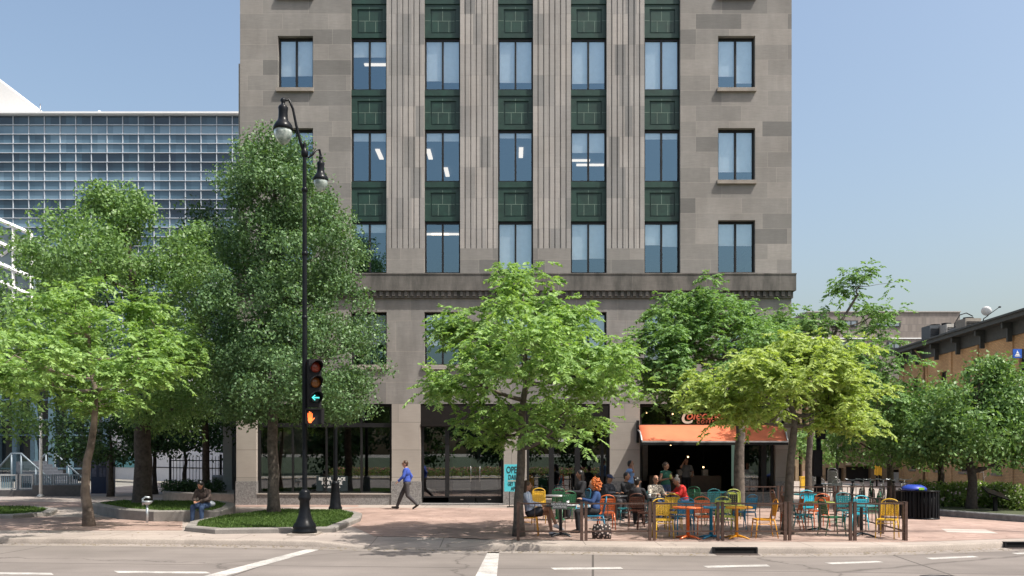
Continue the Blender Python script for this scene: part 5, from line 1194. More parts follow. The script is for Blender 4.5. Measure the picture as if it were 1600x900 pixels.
for k, lb in enumerate(('first side railing panel running back from the right front corner', 'middle side railing panel on the right of the terrace', 'last side railing panel before the back corner of the terrace')):
    p0 = ca.lerp(cb, k/3+.008); p1 = ca.lerp(cb, (k+1)/3-.006); rail_panel((p0.x, p0.y+.06), (p1.x, p1.y), lb, mids=4)
ba = Vector((9.35, 25.8)); bb = Vector((7.4, 25.9))
rail_panel((7.75, 25.9), (9.35, 25.8), 'back railing panel between the bicycles and the terrace chairs', mids=5)
rail_panel((7.45, 30.2), (9.0, 30.2), 'left back railing panel near the stone corner pier', mids=5)
rail_panel((9.06, 30.2), (10.9, 30.2), 'second back railing panel behind the terrace', mids=5)
rail_panel((10.96, 30.2), (12.8, 30.2), 'third back railing panel in front of the bicycles', mids=5)
rail_panel((12.86, 30.2), (14.0, 30.2), 'right back railing panel nearest the bins', mids=4)

# ------------------------------------------------------------------ chairs and tables
def paint(name, c): return mat(name, c, .38, 0, var=.10, scale=5, coat=.2)
PC = dict(orange=paint('orange_enamel', (.62, .13, .03)), yellow=paint('yellow_enamel', (.66, .40, .03)), blue=paint('blue_enamel', (.02, .20, .34)), cyan=paint('cyan_enamel', (.02, .42, .55)), teal=paint('teal_enamel', (.015, .15, .17)),
          green=paint('green_enamel', (.02, .13, .06)), lime=paint('olive_enamel', (.30, .34, .06)), brown=paint('brown_enamel', (.10, .035, .02)), dark=paint('dark_enamel', (.03, .035, .04)), amber=paint('amber_enamel', (.62, .27, .015)), silver=mat('silver_chair', (.5, .5, .5), .35, .7))
BASEM = mat('chair_paint_source', (.5, .5, .5), .4)
def build_chair():
    t = thing('cafe_chair', 'x', 'chair'); M_ = BASEM
    # local: forward +X, seat centre at origin
    m = MB(); 
    for k in range(6): y = -.185+k*.062; m.box(-.19, .20, y, y+.048, .435, .45)
    m.box(-.20, .215, -.205, -.187, .42, .452); m.box(-.20, .215, .187, .205, .42, .452); m.box(.20, .217, -.186, .186, .42, .452); m.box(-.215, -.198, -.186, .186, .42, .452)
    m.build('seat', M_, t)
    m = MB(); x0, x1, z0, z1 = -.225, -.275, .53, .80
    def xb(z): return -.205-(z-.45)*.2
    nz_, ny = 5, 6
    for k in range(nz_+1):
        z = z0+(z1-z0)*k/nz_; m.box(xb(z)-.006, xb(z)+.006, -.175, .175, z-.019, z+.019)
    for k in range(ny+1):
        y = -.175+.35*k/ny; m.tube([(xb(z0), y, z0), (xb(z1), y, z1)], .021, 4, flat=.5)
    m.build('backrest', M_, t)
    m = MB(); pts = [(-.205, -.19, .45), (xb(.80), -.19, .80)]+[(xb(.80+.09*math.sin(math.pi*k/10)), -.19*math.cos(math.pi*k/10), .80+.105*math.sin(math.pi*k/10)) for k in range(1, 10)]+[(xb(.80), .19, .80), (-.205, .19, .45)]
    m.tube(pts, .014, 6); m.build('back_frame', M_, t)
    for sx_1, sy_ in ((1, -1), (1, 1), (-1, -1), (-1, 1)):
        m = MB(); m.tube([(sx_1*.195, sy_*.185, .45), (sx_1*.215+(-.03 if sx_1 < 0 else .0), sy_*.20, .22), (sx_1*.225+(-.06 if sx_1 < 0 else .01), sy_*.205, 0)], [.017, .015, .012], 6); m.build('leg', M_, t)
    m = MB(); m.tube([(.2, -.19, .36), (.2, .19, .36)], .008, 4); m.tube([(-.2, -.19, .33), (.2, -.19, .33)], .008, 4); m.tube([(-.2, .19, .33), (.2, .19, .33)], .008, 4); m.build('stretcher', M_, t)
    return t
chair0 = build_chair(); used = []
def chair(px, d, deg, col, label, z=0, grp='café chairs on the terrace'):
    global used
    loc = (wx(px, d), d, z)
    mats = {'chair_paint_source': PC[col]}
    if not used:
        used.append(1); o = chair0; o.location = loc; o.rotation_euler.z = R(deg); o['label'] = label; o['group'] = grp
        for ch in o.children:
            for sl_ in ch.material_slots: sl_.link = 'OBJECT'; sl_.material = PC[col]
        chairs_src.append(dup(o, (0, 0, 0), 0)); return o
    return None
# keep one unlinked-looking source: simply copy from the first chair, replacing its object-level materials
def place_chairs(lst):
    first = True
    for px, d, deg, col, label, *rest in lst:
        z = rest[0] if rest else 0; grp = rest[1] if len(rest) > 1 else 'café chairs on the terrace'
        if first: o = chair0; o.location = (wx(px, d), d, z); o.rotation_euler = (0, 0, R(deg)); o['label'] = label; o['group'] = grp; first = False
        else: o = dup(chair0, (wx(px, d), d, z), R(deg), label, grp)
        for ch in o.children:
            for sl_ in ch.material_slots: sl_.link = 'OBJECT'; sl_.material = PC[col]
place_chairs([
    (826, 21.6, -4, 'amber', 'amber chair under the woman in the striped shirt'),
    (846, 24.8, -75, 'yellow', 'yellow chair behind the striped shirt woman, left of its twin'),
    (840, 27.2, -100, 'yellow', 'rear yellow chair furthest left, partly hidden by the nearer one'),
    (872, 27.6, 90, 'green', 'green chair left of the other green chair by the entrance'),
    (886, 25.6, 100, 'green', 'green chair facing the doors behind the small front table'),
    (929, 22.3, 178, 'blue', 'blue chair under the curly red haired woman'),
    (906, 27.0, 200, 'blue', 'blue chair under the long dark haired person'),
    (947, 23.3, 92, 'orange', 'orange chair with its back to the street beside the curly haired woman'),
    (953, 27.4, -85, 'dark', 'dark chair under the man in the navy cap'),
    (979, 25.0, 185, 'teal', 'teal chair seen from its side, left of the brown chair'),
    (994, 24.2, 86, 'brown', 'rust brown chair under the person with dark hair seen from behind'),
    (985, 27.8, -60, 'dark', 'dark chair under the balding man in a dark suit'),
    (1025, 26.4, -80, 'teal', 'teal chair under the man in the speckled beige jacket'),
    (1036, 20.95, -88, 'yellow', 'yellow chair closest to the railing left of the orange table'),
    (1052, 23.4, -95, 'yellow', 'yellow chair just behind the foremost yellow one'),
    (1069, 22.0, 88, 'blue', 'bright blue chair behind the orange table'),
    (1069, 26.8, 180, 'green', 'green chair under the man in the red shirt'),
    (1100, 21.9, -90, 'orange', 'orange chair behind the blue topped table'),
    (1111, 27.2, 95, 'teal', 'teal chair below the café window left of the tree'),
    (1086, 29.0, 70, 'green', 'dark green chair against the café wall'),
    (1133, 21.9, -92, 'lime', 'olive yellow chair behind the amber table'),
    (1139, 25.6, 85, 'dark', 'dark chair left of the tree trunk under the awning'),
    (1163, 23.6, 120, 'blue', 'blue chair half hidden by the tree trunk'),
    (1120, 24.3, 180, 'teal', 'second teal chair, low between the tables under the awning'),
    (1193, 21.0, 180, 'amber', 'amber chair seen from the side at the right of the amber table'),
    (1222, 26.2, 0, 'brown', 'dark brown chair seen from its side by the granite wall'),
    (1240, 24.6, 10, 'brown', 'rust brown chair just right of the forking trunk'),
    (1251, 22.6, 5, 'teal', 'teal blue chair facing right behind the fifth railing panel'),
    (1279, 24.0, 90, 'orange', 'orange chair behind the lime topped table'),
    (1301, 21.7, 8, 'green', 'dark green chair facing right at the teal table'),
    (1338, 23.0, 92, 'cyan', 'bright cyan chair with its back to the street'),
    (1323, 24.2, -90, 'teal', 'teal chair opposite the bright cyan one'),
    (1386, 20.9, -125, 'yellow', 'yellow chair standing alone in the right front corner of the terrace'),
    (1010, 23.2, 175, 'brown', 'brown chair seen from its side left of the foremost yellow chair'),
    (1087, 24.6, 88, 'green', 'green chair between the tree trunk and the red shirted man'),
    (1150, 26.4, -90, 'lime', 'olive yellow chair behind the tree trunk under the awning'),
    (1264, 25.6, -95, 'cyan', 'cyan chair at the back beside the rear teal table'),
    (1357, 24.8, 170, 'green', 'green chair near the side railing behind the bright cyan chair'),
    (1236, 23.0, 175, 'orange', 'orange chair seen from its side right behind the forking trunk'),
    (1269, 37.0, 60, 'silver', 'lowest silver chair of the left stack beyond the terrace', 0, 'stacked silver chairs'),
    (1269, 37.0, 60, 'silver', 'second silver chair of the left stack beyond the terrace', .11, 'stacked silver chairs'),
    (1269, 37.0, 60, 'silver', 'top silver chair of the left stack beyond the terrace', .22, 'stacked silver chairs'),
    (1303, 37.0, 60, 'silver', 'lowest silver chair of the tallest stack', 0, 'stacked silver chairs'),
    (1303, 37.0, 60, 'silver', 'second silver chair up in the tallest stack', .11, 'stacked silver chairs'),
    (1303, 37.0, 60, 'silver', 'third silver chair up in the tallest stack', .22, 'stacked silver chairs'),
    (1303, 37.0, 60, 'silver', 'silver chair second from the top of the tallest stack', .33, 'stacked silver chairs'),
    (1303, 37.0, 60, 'silver', 'silver chair on top of the tallest stack', .44, 'stacked silver chairs'),
    (1287, 38.0, 40, 'silver', 'single silver chair between the two stacks', 0, 'stacked silver chairs'),
    (1312, 35.0, -90, 'silver', 'single silver chair right of the tallest stack', 0, 'stacked silver chairs'),
    (1322, 34.0, 170, 'silver', 'single silver chair nearest the bicycles', 0, 'stacked silver chairs'),
])
def build_table():
    t = thing('cafe_table', 'x', 'table')
    m = MB(); m.lathe([(.01, .705), (.30, .705), (.36, .712), (.365, .722), (.365, .738), (.355, .745), (.01, .745)], (0, 0, 0), 28); m.build('tabletop', BASEM, t)
    m = MB(); m.lathe([(.04, .03), (.04, .69), (.09, .704)], (0, 0, 0), 12); m.build('pedestal', BASEM, t)
    m = MB()
    for k in range(4): a = R(45+90*k); m.tube([(0, 0, .07), (.18*math.cos(a), .18*math.sin(a), .05), (.33*math.cos(a), .33*math.sin(a), .012)], [.03, .025, .018], 6)
    m.build('base', BASEM, t); return t
tb0 = build_table()
for i, (px, d, top, leg, label) in enumerate([
    (1075, 20.75, 'orange', 'orange', 'round table with orange top and orange pedestal by the railing'),
    (1111, 20.85, 'blue', 'blue', 'round table with blue top between the orange and amber tables'),
    (1151, 20.8, 'amber', 'amber', 'round table with amber top and base by the railing'),
    (876, 21.4, 'dark', 'dark', 'dark table between the two seated women'),
    (870, 26.4, 'silver', 'green', 'pale topped table beside the green chairs'),
    (962, 26.2, 'dark', 'dark', 'dark table before the man in the navy cap'),
    (1017, 25.2, 'dark', 'dark', 'dark table before the man in the speckled jacket'),
    (1048, 27.4, 'teal', 'dark', 'teal table between the speckled jacket and the red shirt'),
    (1130, 28.6, 'teal', 'teal', 'teal table below the café window'),
    (1281, 22.8, 'lime', 'dark', 'round table with lime top before the orange chair'),
    (1258, 27.2, 'teal', 'teal', 'teal table at the back of the right terrace half'),
    (1346, 21.4, 'teal', 'dark', 'teal table between the cyan chair and the lone yellow chair'),
    (1290, 36.2, 'silver', 'silver', 'silver table among the stacked chairs'), (1330, 35.6, 'silver', 'silver', 'silver table left of the bicycles')]):
    o = tb0 if i == 0 else dup(tb0, (wx(px, d), d, 0), 0)
    o.location = (wx(px, d), d, 0); o['label'] = label; o['group'] = 'round café tables'
    for ch in o.children:
        ch.material_slots[0].link = 'OBJECT'; ch.material_slots[0].material = PC[top if ch.name.startswith('tabletop') else leg]
# things on tables and ground
def cup(px, d, z, c, label):
    t = thing('paper_cup', label, 'cup', (wx(px, d), d, z)); x = wx(px, d)
    MB().lathe([(.028, 0), (.038, .10)], (x, d, z), 12).build('cup_body', c, t); MB().lathe([(.04, .101), (.04, .108), (.03, .118)], (x, d, z), 12).build('lid', BLKM, t)
cup(887, 21.45, .746, WHITE, 'white takeaway cup on the dark table between the two women')
cup(1015, 25.1, .746, WHITE, 'white cup on the table before the speckled jacket')
m = MB(); X_, d = wx(893, 21.25), 21.25; m.box(-.15, .15, -.11, .11, 0, .012, 0, Matrix.Translation((X_, d, .748)) @ Matrix.Rotation(.2, 4, 'Z')); m.box(-.14, .13, -.1, .1, .013, .02, 0, Matrix.Translation((X_+.01, d, .748)) @ Matrix.Rotation(.35, 4, 'Z')); tag(m.build('paper_sheets', WHITE), 'white papers lying on the dark table between the two women', 'papers')
m = MB(); m.ell((0, 0, .035), (.09, .07, .035)); o = m.build('wrapped_snack', mat('snack_brown', (.22, .09, .05), .7)); o.location = (wx(868, 21.35), 21.35, .746); tag(o, 'brown wrapped snack on the dark table beside the cup', 'snack')
bg = thing('tote_bag', 'black and cream patterned tote bag standing on the ground behind the railing', 'bag', (wx(940, 20.75), 20.75, 0))
def bagmat():
    m, nt_, b = base_nodes('floral_print'); v = coords(nt_); vo = N(nt_, 'ShaderNodeTexVoronoi'); vo.inputs['Scale'].default_value = 16; nt_.links.new(v, vo.inputs[0])
    r = ramp(nt_, vo.outputs['Distance'], [(.25, (.55, .45, .40)), (.42, (.02, .015, .015))]); nt_.links.new(r.outputs[0], b.inputs['Base Color']); b.inputs['Roughness'].default_value = .8; return m
bx = wx(940, 20.75); m = MB(); a = [m.vert((bx+x_, 20.75+y_, z_)) for z_, k in ((0, 1), (.16, 1.06), (.30, .92), (.34, .8)) for x_, y_ in ((-.21*k, -.08*k), (0, -.11*k), (.21*k, -.08*k), (.21*k, .08*k), (0, .1*k), (-.21*k, .08*k))]
for r_ in range(3):
    for k in range(6): m.face((a[r_*6+k], a[r_*6+(k+1) % 6], a[r_*6+6+(k+1) % 6], a[r_*6+6+k]), 0, True)
m.face(a[:6][::-1]); m.face(a[18:]); m.build('bag_body', bagmat(), bg)
m = MB(); m.tube([(bx-.1, 20.68, .33), (bx-.08, 20.66, .46), (bx+.08, 20.66, .46), (bx+.1, 20.68, .33)], .012, 5); m.build('handles', BLKM, bg)

# ------------------------------------------------------------------ bicycles
def build_bike():
    t = thing('bicycle', 'x', 'bicycle'); 
    for x in (-.52, .52):
        m = MB(); m.tube([(x+.33*math.cos(a), 0, .34+.33*math.sin(a)) for a in [2*math.pi*k/20 for k in range(20)]], .018, 5, closed=True)
        for k in range(8): a = math.pi*k/8; m.tube([(x+.32*math.cos(a), 0, .34+.32*math.sin(a)), (x-.32*math.cos(a), 0, .34-.32*math.sin(a))], .004, 3)
        m.build('wheel', BLKM, t)
    m = MB()
    for a, b in (((-.52, .34), (-.1, .34)), ((-.52, .34), (-.18, .82)), ((-.1, .34), (-.2, .88)), ((-.1, .34), (.36, .76)), ((-.18, .82), (.38, .84)), ((.52, .34), (.36, .95))): m.tube([(a[0], 0, a[1]), (b[0], 0, b[1])], .018, 5)
    m.build('frame', BASEM, t)
    m = MB(); m.tube([(.30, -.26, 1.02), (.38, -.2, 1.0), (.36, 0, .97), (.38, .2, 1.0), (.30, .26, 1.02)], .014, 5); m.build('handlebar', ST, t)
    m = MB(); m.ell((-.22, 0, .92), (.14, .07, .035)); m.build('saddle', BLKM, t)
    return t
bk = build_bike()
for i, (px, d, deg, col, label) in enumerate([(1332, 33.0, 70, 'dark', 'dark bicycle at the left end of the rack'), (1347, 33.5, 62, 'silver', 'silver bicycle second from the left in the rack'), (1362, 33.0, 75, 'green', 'green bicycle in the middle of the rack'),
    (1378, 33.5, 60, 'silver', 'silver bicycle behind the forked tree trunk'), (1396, 33.0, 68, 'dark', 'dark bicycle right of the forked trunk'), (1410, 33.4, 55, 'silver', 'silver bicycle nearest the bins')]):
    o = bk if i == 0 else dup(bk, (0, 0, 0), 0)
    o.location = (wx(px, d), d, 0); o.rotation_euler.z = R(deg); o['label'] = label; o['group'] = 'bicycles in the rack'
    for ch in o.children:
        if ch.name.startswith('frame'): ch.material_slots[0].link = 'OBJECT'; ch.material_slots[0].material = PC[col]

# ------------------------------------------------------------------ people
def vox(mb, name, m, parent, size=.010, sm=4, it=2):
    me = mb.mesh('t', m); bm = bmesh.new(); bm.from_mesh(me); bmesh.ops.recalc_face_normals(bm, faces=bm.faces); bm.to_mesh(me); bm.free()
    o = bpy.data.objects.new('t', me); COL.objects.link(o)
    r_ = o.modifiers.new('r', 'REMESH'); r_.mode = 'VOXEL'; r_.voxel_size = size; r_.use_smooth_shade = True
    if sm: s_ = o.modifiers.new('s', 'SMOOTH'); s_.factor = .5; s_.iterations = sm
    me2 = bpy.data.meshes.new_from_object(o.evaluated_get(bpy.context.evaluated_depsgraph_get()))
    bpy.data.objects.remove(o); me2.materials.clear(); me2.materials.append(m)
    for p in me2.polygons: p.use_smooth = True
    ob = bpy.data.objects.new(name, me2); COL.objects.link(ob); ob.parent = parent; return ob
V3 = Vector
SIT = dict(pel=(0, 0, .56), neck=(-.06, 0, 1.02), head=(-.01, 0, 1.21), arms=(((.06, -.24, .76), (.30, -.14, .78)), ((.06, .24, .76), (.30, .14, .78))), legs=(((.44, -.11, .52), (.42, -.12, .09)), ((.44, .11, .52), (.42, .12, .09))))
def person(label, loc, deg, pose, skin, top, bottom, shoe, hair, hairm, sleeves='short', legs='long', hat=None, glasses=False, scale=1.0, sex='m', shorts_len=.5, extra=None):
    t = thing('person', label, 'person', (0, 0, 0))
    pel, neck, head = V3(pose['pel']), V3(pose['neck']), V3(pose['head']); f = 1.0 if sex == 'm' else .88
    hd = V3(pose.get('look', (1, 0, 0))).normalized(); sdv = V3((-hd.y, hd.x, 0)).normalized(); upv = hd.cross(sdv)*1.0
    hr = Matrix((hd, sdv, upv)).transposed()
    sh = [neck+V3((0, s*.175*f, -.045)) for s in (-1, 1)]; hp = [pel+V3((0, s*.09, -.02)) for s in (-1, 1)]
    if pose.get('side'): pass
    b = MB()
    spine = neck-pel; L = spine.length
    waist = pel+spine*.36; chest = pel+spine*.72
    tr = spine.to_track_quat('Z', 'Y').to_matrix()
    b.ell(pel+V3((0, 0, .02)), (.12*f+.01, .165, .12)); b.ell(waist, (.105*f, .135*f, .15)); b.ell(chest, (.125*f, .175*f, .17))
    b.capsule(neck+V3((0, 0, -.06)), head+V3((0, 0, -.06))-hd*.015, .062*f, .05*f)
    b.ell(head, (.098, .076, .12), 16, 12, rot=hr); b.ell(head+hd*.028-upv*.062, (.062, .052, .055), rot=hr)
    b.capsule(head+hd*.09+upv*.012, head+hd*.115-upv*.02, .010, .015, 8)
    for s in (-1, 1): b.ell(head+sdv*s*.077-upv*.008, (.02, .010, .03), rot=hr)
    b.capsule(sh[0], sh[1], .055*f, .055*f)
    for i, (e, w_) in enumerate(pose['arms']):
        e, w_ = V3(e), V3(w_); b.capsule(sh[i], e, .052*f, .040*f); b.capsule(e, w_, .041*f, .027*f)
        hdir = (w_-e).normalized(); hd2 = pose.get('hands', (None, None))[i]
        if hd2: hdir = V3(hd2).normalized()
        side = hdir.cross(V3((0, 0, 1))); side = side.normalized() if side.length > .1 else V3((0, 1, 0)); nrm = side.cross(hdir)
        pc = w_+hdir*.045; b.ell(pc, (.048, .038, .018), 10, 6, rot=Matrix((hdir, side, nrm)).transposed())
        for q, ln in ((-.028, .058), (-.010, .072), (.009, .068), (.027, .052)):
            k0 = pc+hdir*.032+side*q; k1 = k0+hdir*ln*.5-nrm*.006; k2 = k1+hdir*ln*.45-nrm*.020
            b.capsule(k0, k1, .0095, .009, 6); b.capsule(k1, k2, .009, .0075, 6)
        ts_ = 1 if i == 0 else -1
        k0 = w_+hdir*.02+side*ts_*-.025; k1 = k0+hdir*.03-side*ts_*.028-nrm*.01; b.capsule(k0, k1, .012, .010, 6); b.capsule(k1, k1+hdir*.03-nrm*.012, .010, .008, 6)
    for i, (k, a) in enumerate(pose['legs']):
        k, a = V3(k), V3(a); b.capsule(hp[i], k, .088, .058); b.capsule(k, a, .058, .036)
        ft = V3(pose.get('feet', ((1, 0, -.25),)*2)[i]).normalized(); b.capsule(a+V3((0, 0, -.03)), a+ft*.15+V3((0, 0, -.03)), .034, .028)
    body = vox(b, 'body', skin, t, .0095)
    c = MB(); g = .016
    c.ell(pel+spine*.16, (.125*f+g, .16+g, .14)); c.ell(waist, (.11*f+g, .14*f+g, .17)); c.ell(chest, (.13*f+g, .18*f+g, .18)); c.capsule(sh[0], sh[1], .058*f+g*.7, .058*f+g*.7); c.capsule(chest, neck+V3((0, 0, -.045)), .11, .062)
    for i, (e, w_) in enumerate(pose['arms']):
        e, w_ = V3(e), V3(w_)
        if sleeves == 'long': c.capsule(sh[i], e, .055*f+g, .046*f+g); c.capsule(e, e.lerp(w_, .92), .046*f+g, .034*f+g*.7)
        elif sleeves == 'short': c.capsule(sh[i], sh[i].lerp(e, .62), .056*f+g, .05*f+g)
        elif sleeves == 'elbow': c.capsule(sh[i], e, .056*f+g, .046*f+g); c.capsule(e, e.lerp(w_, .35), .046*f+g, .042*f+g)
    vox(c, 'top', top, t, .014, 3)
    p = MB(); p.ell(pel+V3((0, 0, .0)), (.125+g, .17+g*.6, .12))
    for i, (k, a) in enumerate(pose['legs']):
        k, a = V3(k), V3(a)
        if legs == 'long': p.capsule(hp[i], k, .092+g*.6, .062+g); p.capsule(k, k.lerp(a, .93), .062+g, .046+g*.7)
        elif legs == 'shorts': p.capsule(hp[i], hp[i].lerp(k, .55), .092+g, .078+g)
    vox(p, 'trousers' if legs == 'long' else 'shorts', bottom, t, .014, 3)
    for i, (k, a) in enumerate(pose['legs']):
        a = V3(a); ft = V3(pose.get('feet', ((1, 0, -.25),)*2)[i]).normalized(); s_ = MB()
        s_.capsule(a+V3((0, 0, -.035))-ft*.03, a+ft*.17+V3((0, 0, -.035)), .045, .036); s_.capsule(a, a+V3((0, 0, -.03)), .046, .045); vox(s_, 'shoe', shoe, t, .012, 2)
    h_ = MB()
    up0 = head-hd*.018+upv*.03
    if hair == 'short': h_.ell(up0, (.098, .084, .103), 14, 10, rot=hr); h_.ell(head-hd*.04-upv*.01, (.07, .078, .09), rot=hr)
    elif hair == 'bald': h_.ell(head-hd*.035-upv*.005, (.072, .081, .055), rot=hr)
    elif hair == 'long':
        h_.ell(up0, (.105, .09, .108), 14, 10, rot=hr); h_.capsule(head-hd*.05, head-hd*.085-V3((0, 0, .24)), .085, .06)
        for s in (-1, 1): h_.capsule(head+sdv*s*.06-hd*.02, head+sdv*s*.065-hd*.05-V3((0, 0, .2)), .035, .028)
    elif hair == 'bun': h_.ell(up0, (.102, .087, .104), 14, 10, rot=hr); h_.ell(head-hd*.11+upv*.03, (.04, .04, .04)); h_.ell(head-hd*.04-upv*.02, (.07, .08, .09), rot=hr)
    elif hair == 'curly':
        rr = random.Random(4); h_.ell(up0-hd*.03, (.115, .105, .115), rot=hr); h_.ell(head-hd*.085-upv*.07, (.095, .105, .14), rot=hr)
        for _ in range(230):
            u = V3((rr.gauss(0, 1), rr.gauss(0, 1), rr.gauss(0, 1))).normalized(); q = V3((u.x*.125, u.y*.13, u.z*.17))
            cpos = head-hd*.075-upv*.02+hr @ q
            if (cpos-head).dot(hd) > .075 and (cpos-head).dot(upv) < .07: continue
            h_.ell(cpos+hr @ V3((rr.gauss(0, .012), rr.gauss(0, .012), rr.gauss(0, .014))), (.019,)*3, 6, 5)
    vox(h_, 'hair', hairm, t, .010 if hair != 'curly' else .008, 2 if hair != 'curly' else 0)
    for s in (-1, 1): e_ = MB(); e_.ell(head+hd*.086+sdv*s*.032+upv*.018, (.010, .013, .009), 8, 6, rot=hr); e_.build('eye', mat('eye_dark', (.02, .015, .012), .3), t)
    MB().ell(head+hd*.088-upv*.048, (.010, .022, .006), 8, 6, rot=hr).build('mouth', mat('lip', (.28, .09, .08), .5), t)
    if hat:
        q = MB(); q.ell(head-hd*.008+upv*.055, (.108, .09, .075), rot=hr); q.ell(head+hd*.12+upv*.045, (.07, .065, .010), rot=hr); vox(q, 'cap', hat, t, .009, 1)
    if glasses:
        q = MB()
        for s in (-1, 1): q.ell(head+hd*.098+sdv*s*.033+upv*.018, (.006, .026, .019), 10, 6, rot=hr); q.tube([head+hd*.095+sdv*s*.055+upv*.02, head+sdv*s*.083+upv*.02], .004, 4)
        q.build('sunglasses', BLACK, t)
    if extra: extra(t)
    t.location = loc; t.rotation_euler = (0, 0, R(deg)); t.scale = (scale,)*3
    return t
SK = mat('fair_skin', (.50, .28, .20), .55, var=.06); SKT = mat('tanned_skin', (.36, .18, .11), .55, var=.06); SKD = mat('brown_skin', (.20, .10, .065), .5, var=.06)
HB = mat('brown_hair', (.06, .032, .018), .5, var=.3, scale=40); HK = mat('black_hair', (.012, .010, .010), .4, var=.3, scale=40); HRd = mat('copper_hair', (.50, .13, .025), .45, var=.4, scale=30); HG = mat('grey_hair', (.25, .22, .2), .6, var=.2, scale=40)
def cloth(n, c, v=.08): return mat(n, c, .85, 0, v, 7)
def stripes():
    m, nt_, b = base_nodes('blue_white_stripe'); v = coords(nt_, (1, 1, 1)); wv = N(nt_, 'ShaderNodeTexWave'); wv.bands_direction = 'X'; wv.inputs['Scale'].default_value = 9; wv.inputs['Distortion'].default_value = 1.2; nt_.links.new(v, wv.inputs[0])
    r = ramp(nt_, wv.outputs[0], [(.4, (.30, .38, .55)), (.6, (.66, .69, .76))]); nt_.links.new(r.outputs[0], b.inputs['Base Color']); b.inputs['Roughness'].default_value = .85; return m
def speckle():
    m, nt_, b = base_nodes('speckled_beige'); v = coords(nt_); f = noise_tex(nt_, v, 26, 2); r = ramp(nt_, f, [(.42, (.10, .09, .08)), (.55, (.50, .44, .36))]); nt_.links.new(r.outputs[0], b.inputs['Base Color']); b.inputs['Roughness'].default_value = .9; return m
JEAN = cloth('denim', (.025, .050, .11), .25); DKT = cloth('charcoal_trousers', (.045, .042, .045)); BKC = cloth('black_cloth', (.012, .012, .015)); NVY = cloth('navy_cloth', (.018, .03, .075)); SHB = mat('black_shoe', (.012, .011, .011), .35); SHW = mat('white_shoe', (.62, .60, .62), .5)
def q2(px, py): x, d = gp(px, py); return (x, d, 0)
WALK = dict(pel=(0, 0, .93), neck=(.03, 0, 1.44), head=(.07, 0, 1.60), arms=(((-.12, -.24, 1.16), (-.03, -.25, .93)), ((.10, .24, 1.16), (.28, .21, 1.0))), legs=(((.20, -.09, .52), (.36, -.09, .10)), ((-.03, .09, .50), (-.36, .09, .18))), feet=((1, 0, .05), (1, 0, -.75)))
person('man in blue shirt and grey trousers walking left past the entrance', q2(636, 796), 180, WALK, SK, cloth('royal_blue_shirt', (.035, .075, .36)), DKT, SHB, 'short', HB, 'long', glasses=True)
SW = dict(SIT, neck=(.10, 0, .98), head=(.24, 0, 1.12), look=(.85, 0, -.45), arms=(((.16, -.24, .72), (.42, -.08, .66)), ((.16, .24, .72), (.42, .08, .66))), legs=(((.42, -.13, .50), (.44, -.14, .09)), ((.42, .13, .50), (.44, .16, .09))))
xq, yq = gp(308, 817); person('person in brown jumper and jeans hunched on the left seat wall', (xq, yq+.62, -.06), -100, SW, SKT, cloth('dark_brown_jumper', (.065, .045, .038), .3), JEAN, SHB, 'long', HK, 'long')
xb_ = thing('white_bag', 'small white bag beside the person hunched on the seat wall', 'bag', (wx(328, 27.2), 27.2, .31)); MB().ell((wx(328, 27.2), 27.2, .44), (.17, .1, .1)).build('bag_body', mat('bag_white', (.5, .53, .58), .7), xb_); MB().tube([(wx(326, 27.2), 27.15, .5), (wx(328, 27.2), 27.1, .6), (wx(330, 27.2), 27.15, .5)], .01, 5).build('handle', JEAN, xb_)
S1 = dict(SIT, neck=(-.12, 0, 1.02), head=(-.08, 0, 1.20), arms=(((.02, -.22, .76), (.26, -.10, .74)), ((.02, .22, .76), (.26, .10, .74))), legs=(((.44, -.04, .68), (.62, -.02, .26)), ((.42, .10, .54), (.50, .10, .09))), feet=((1, 0, -.45), (1, 0, -.2)))
person('woman in blue striped shirt with crossed bare legs and white shoes', (wx(829, 21.6), 21.6, 0), -6, S1, SKT, stripes(), cloth('dark_shorts', (.02, .022, .03)), SHW, 'long', HB, 'long', 'shorts', sex='f')
S2 = dict(SIT, neck=(-.02, 0, 1.02), head=(.05, 0, 1.20), look=(1, .15, -.2), arms=(((.08, -.24, .78), (.32, -.12, .84)), ((.08, .24, .78), (.32, .12, .84))))
person('curly copper haired woman in navy top facing left at the railing', (wx(930, 22.3), 22.3, 0), 178, S2, SK, cloth('navy_top', (.02, .055, .16)), BKC, SHB, 'curly', HRd, 'long', sex='f')
person('long dark haired person in black seated with back to the shop windows', (wx(906, 27.0), 27.0, 0), 200, dict(SIT, pel=(0, 0, .58), neck=(-.05, 0, 1.06), head=(0, 0, 1.26)), SKD, BKC, BKC, SHB, 'long', HK, 'long', scale=1.06)
person('man in navy cap and dark jacket seated facing right', (wx(953, 27.3), 27.3, 0), -40, dict(SIT, look=(1, 0, -.25)), SKT, cloth('dark_navy_jacket', (.02, .024, .035)), DKT, SHB, 'short', HK, 'long', hat=NVY)
person('balding man in dark suit seated between the cap and the person seen from behind', (wx(980, 27.7), 27.7, 0), -35, SIT, SKT, cloth('black_suit', (.012, .012, .014)), BKC, SHB, 'short', HK, 'long', scale=1.04)
person('person with dark hair seen from behind on the rust brown chair', (wx(996, 24.4), 24.4, 0), 75, dict(SIT, look=(1, -.5, 0)), SKT, cloth('black_top', (.016, .015, .018)), BKC, SHB, 'bun', HK, 'long', sex='f')
ST1 = dict(pel=(0, 0, .93), neck=(0, 0, 1.44), head=(.03, 0, 1.61), look=(1, .2, -.1), arms=(((.18, -.24, 1.36), (.10, -.09, 1.60)), ((.08, .26, 1.16), (.26, .2, 1.08))), legs=(((.02, -.1, .5), (0, -.12, .09)), ((.02, .1, .5), (0, .12, .09))), hands=((0, .3, .9), None))
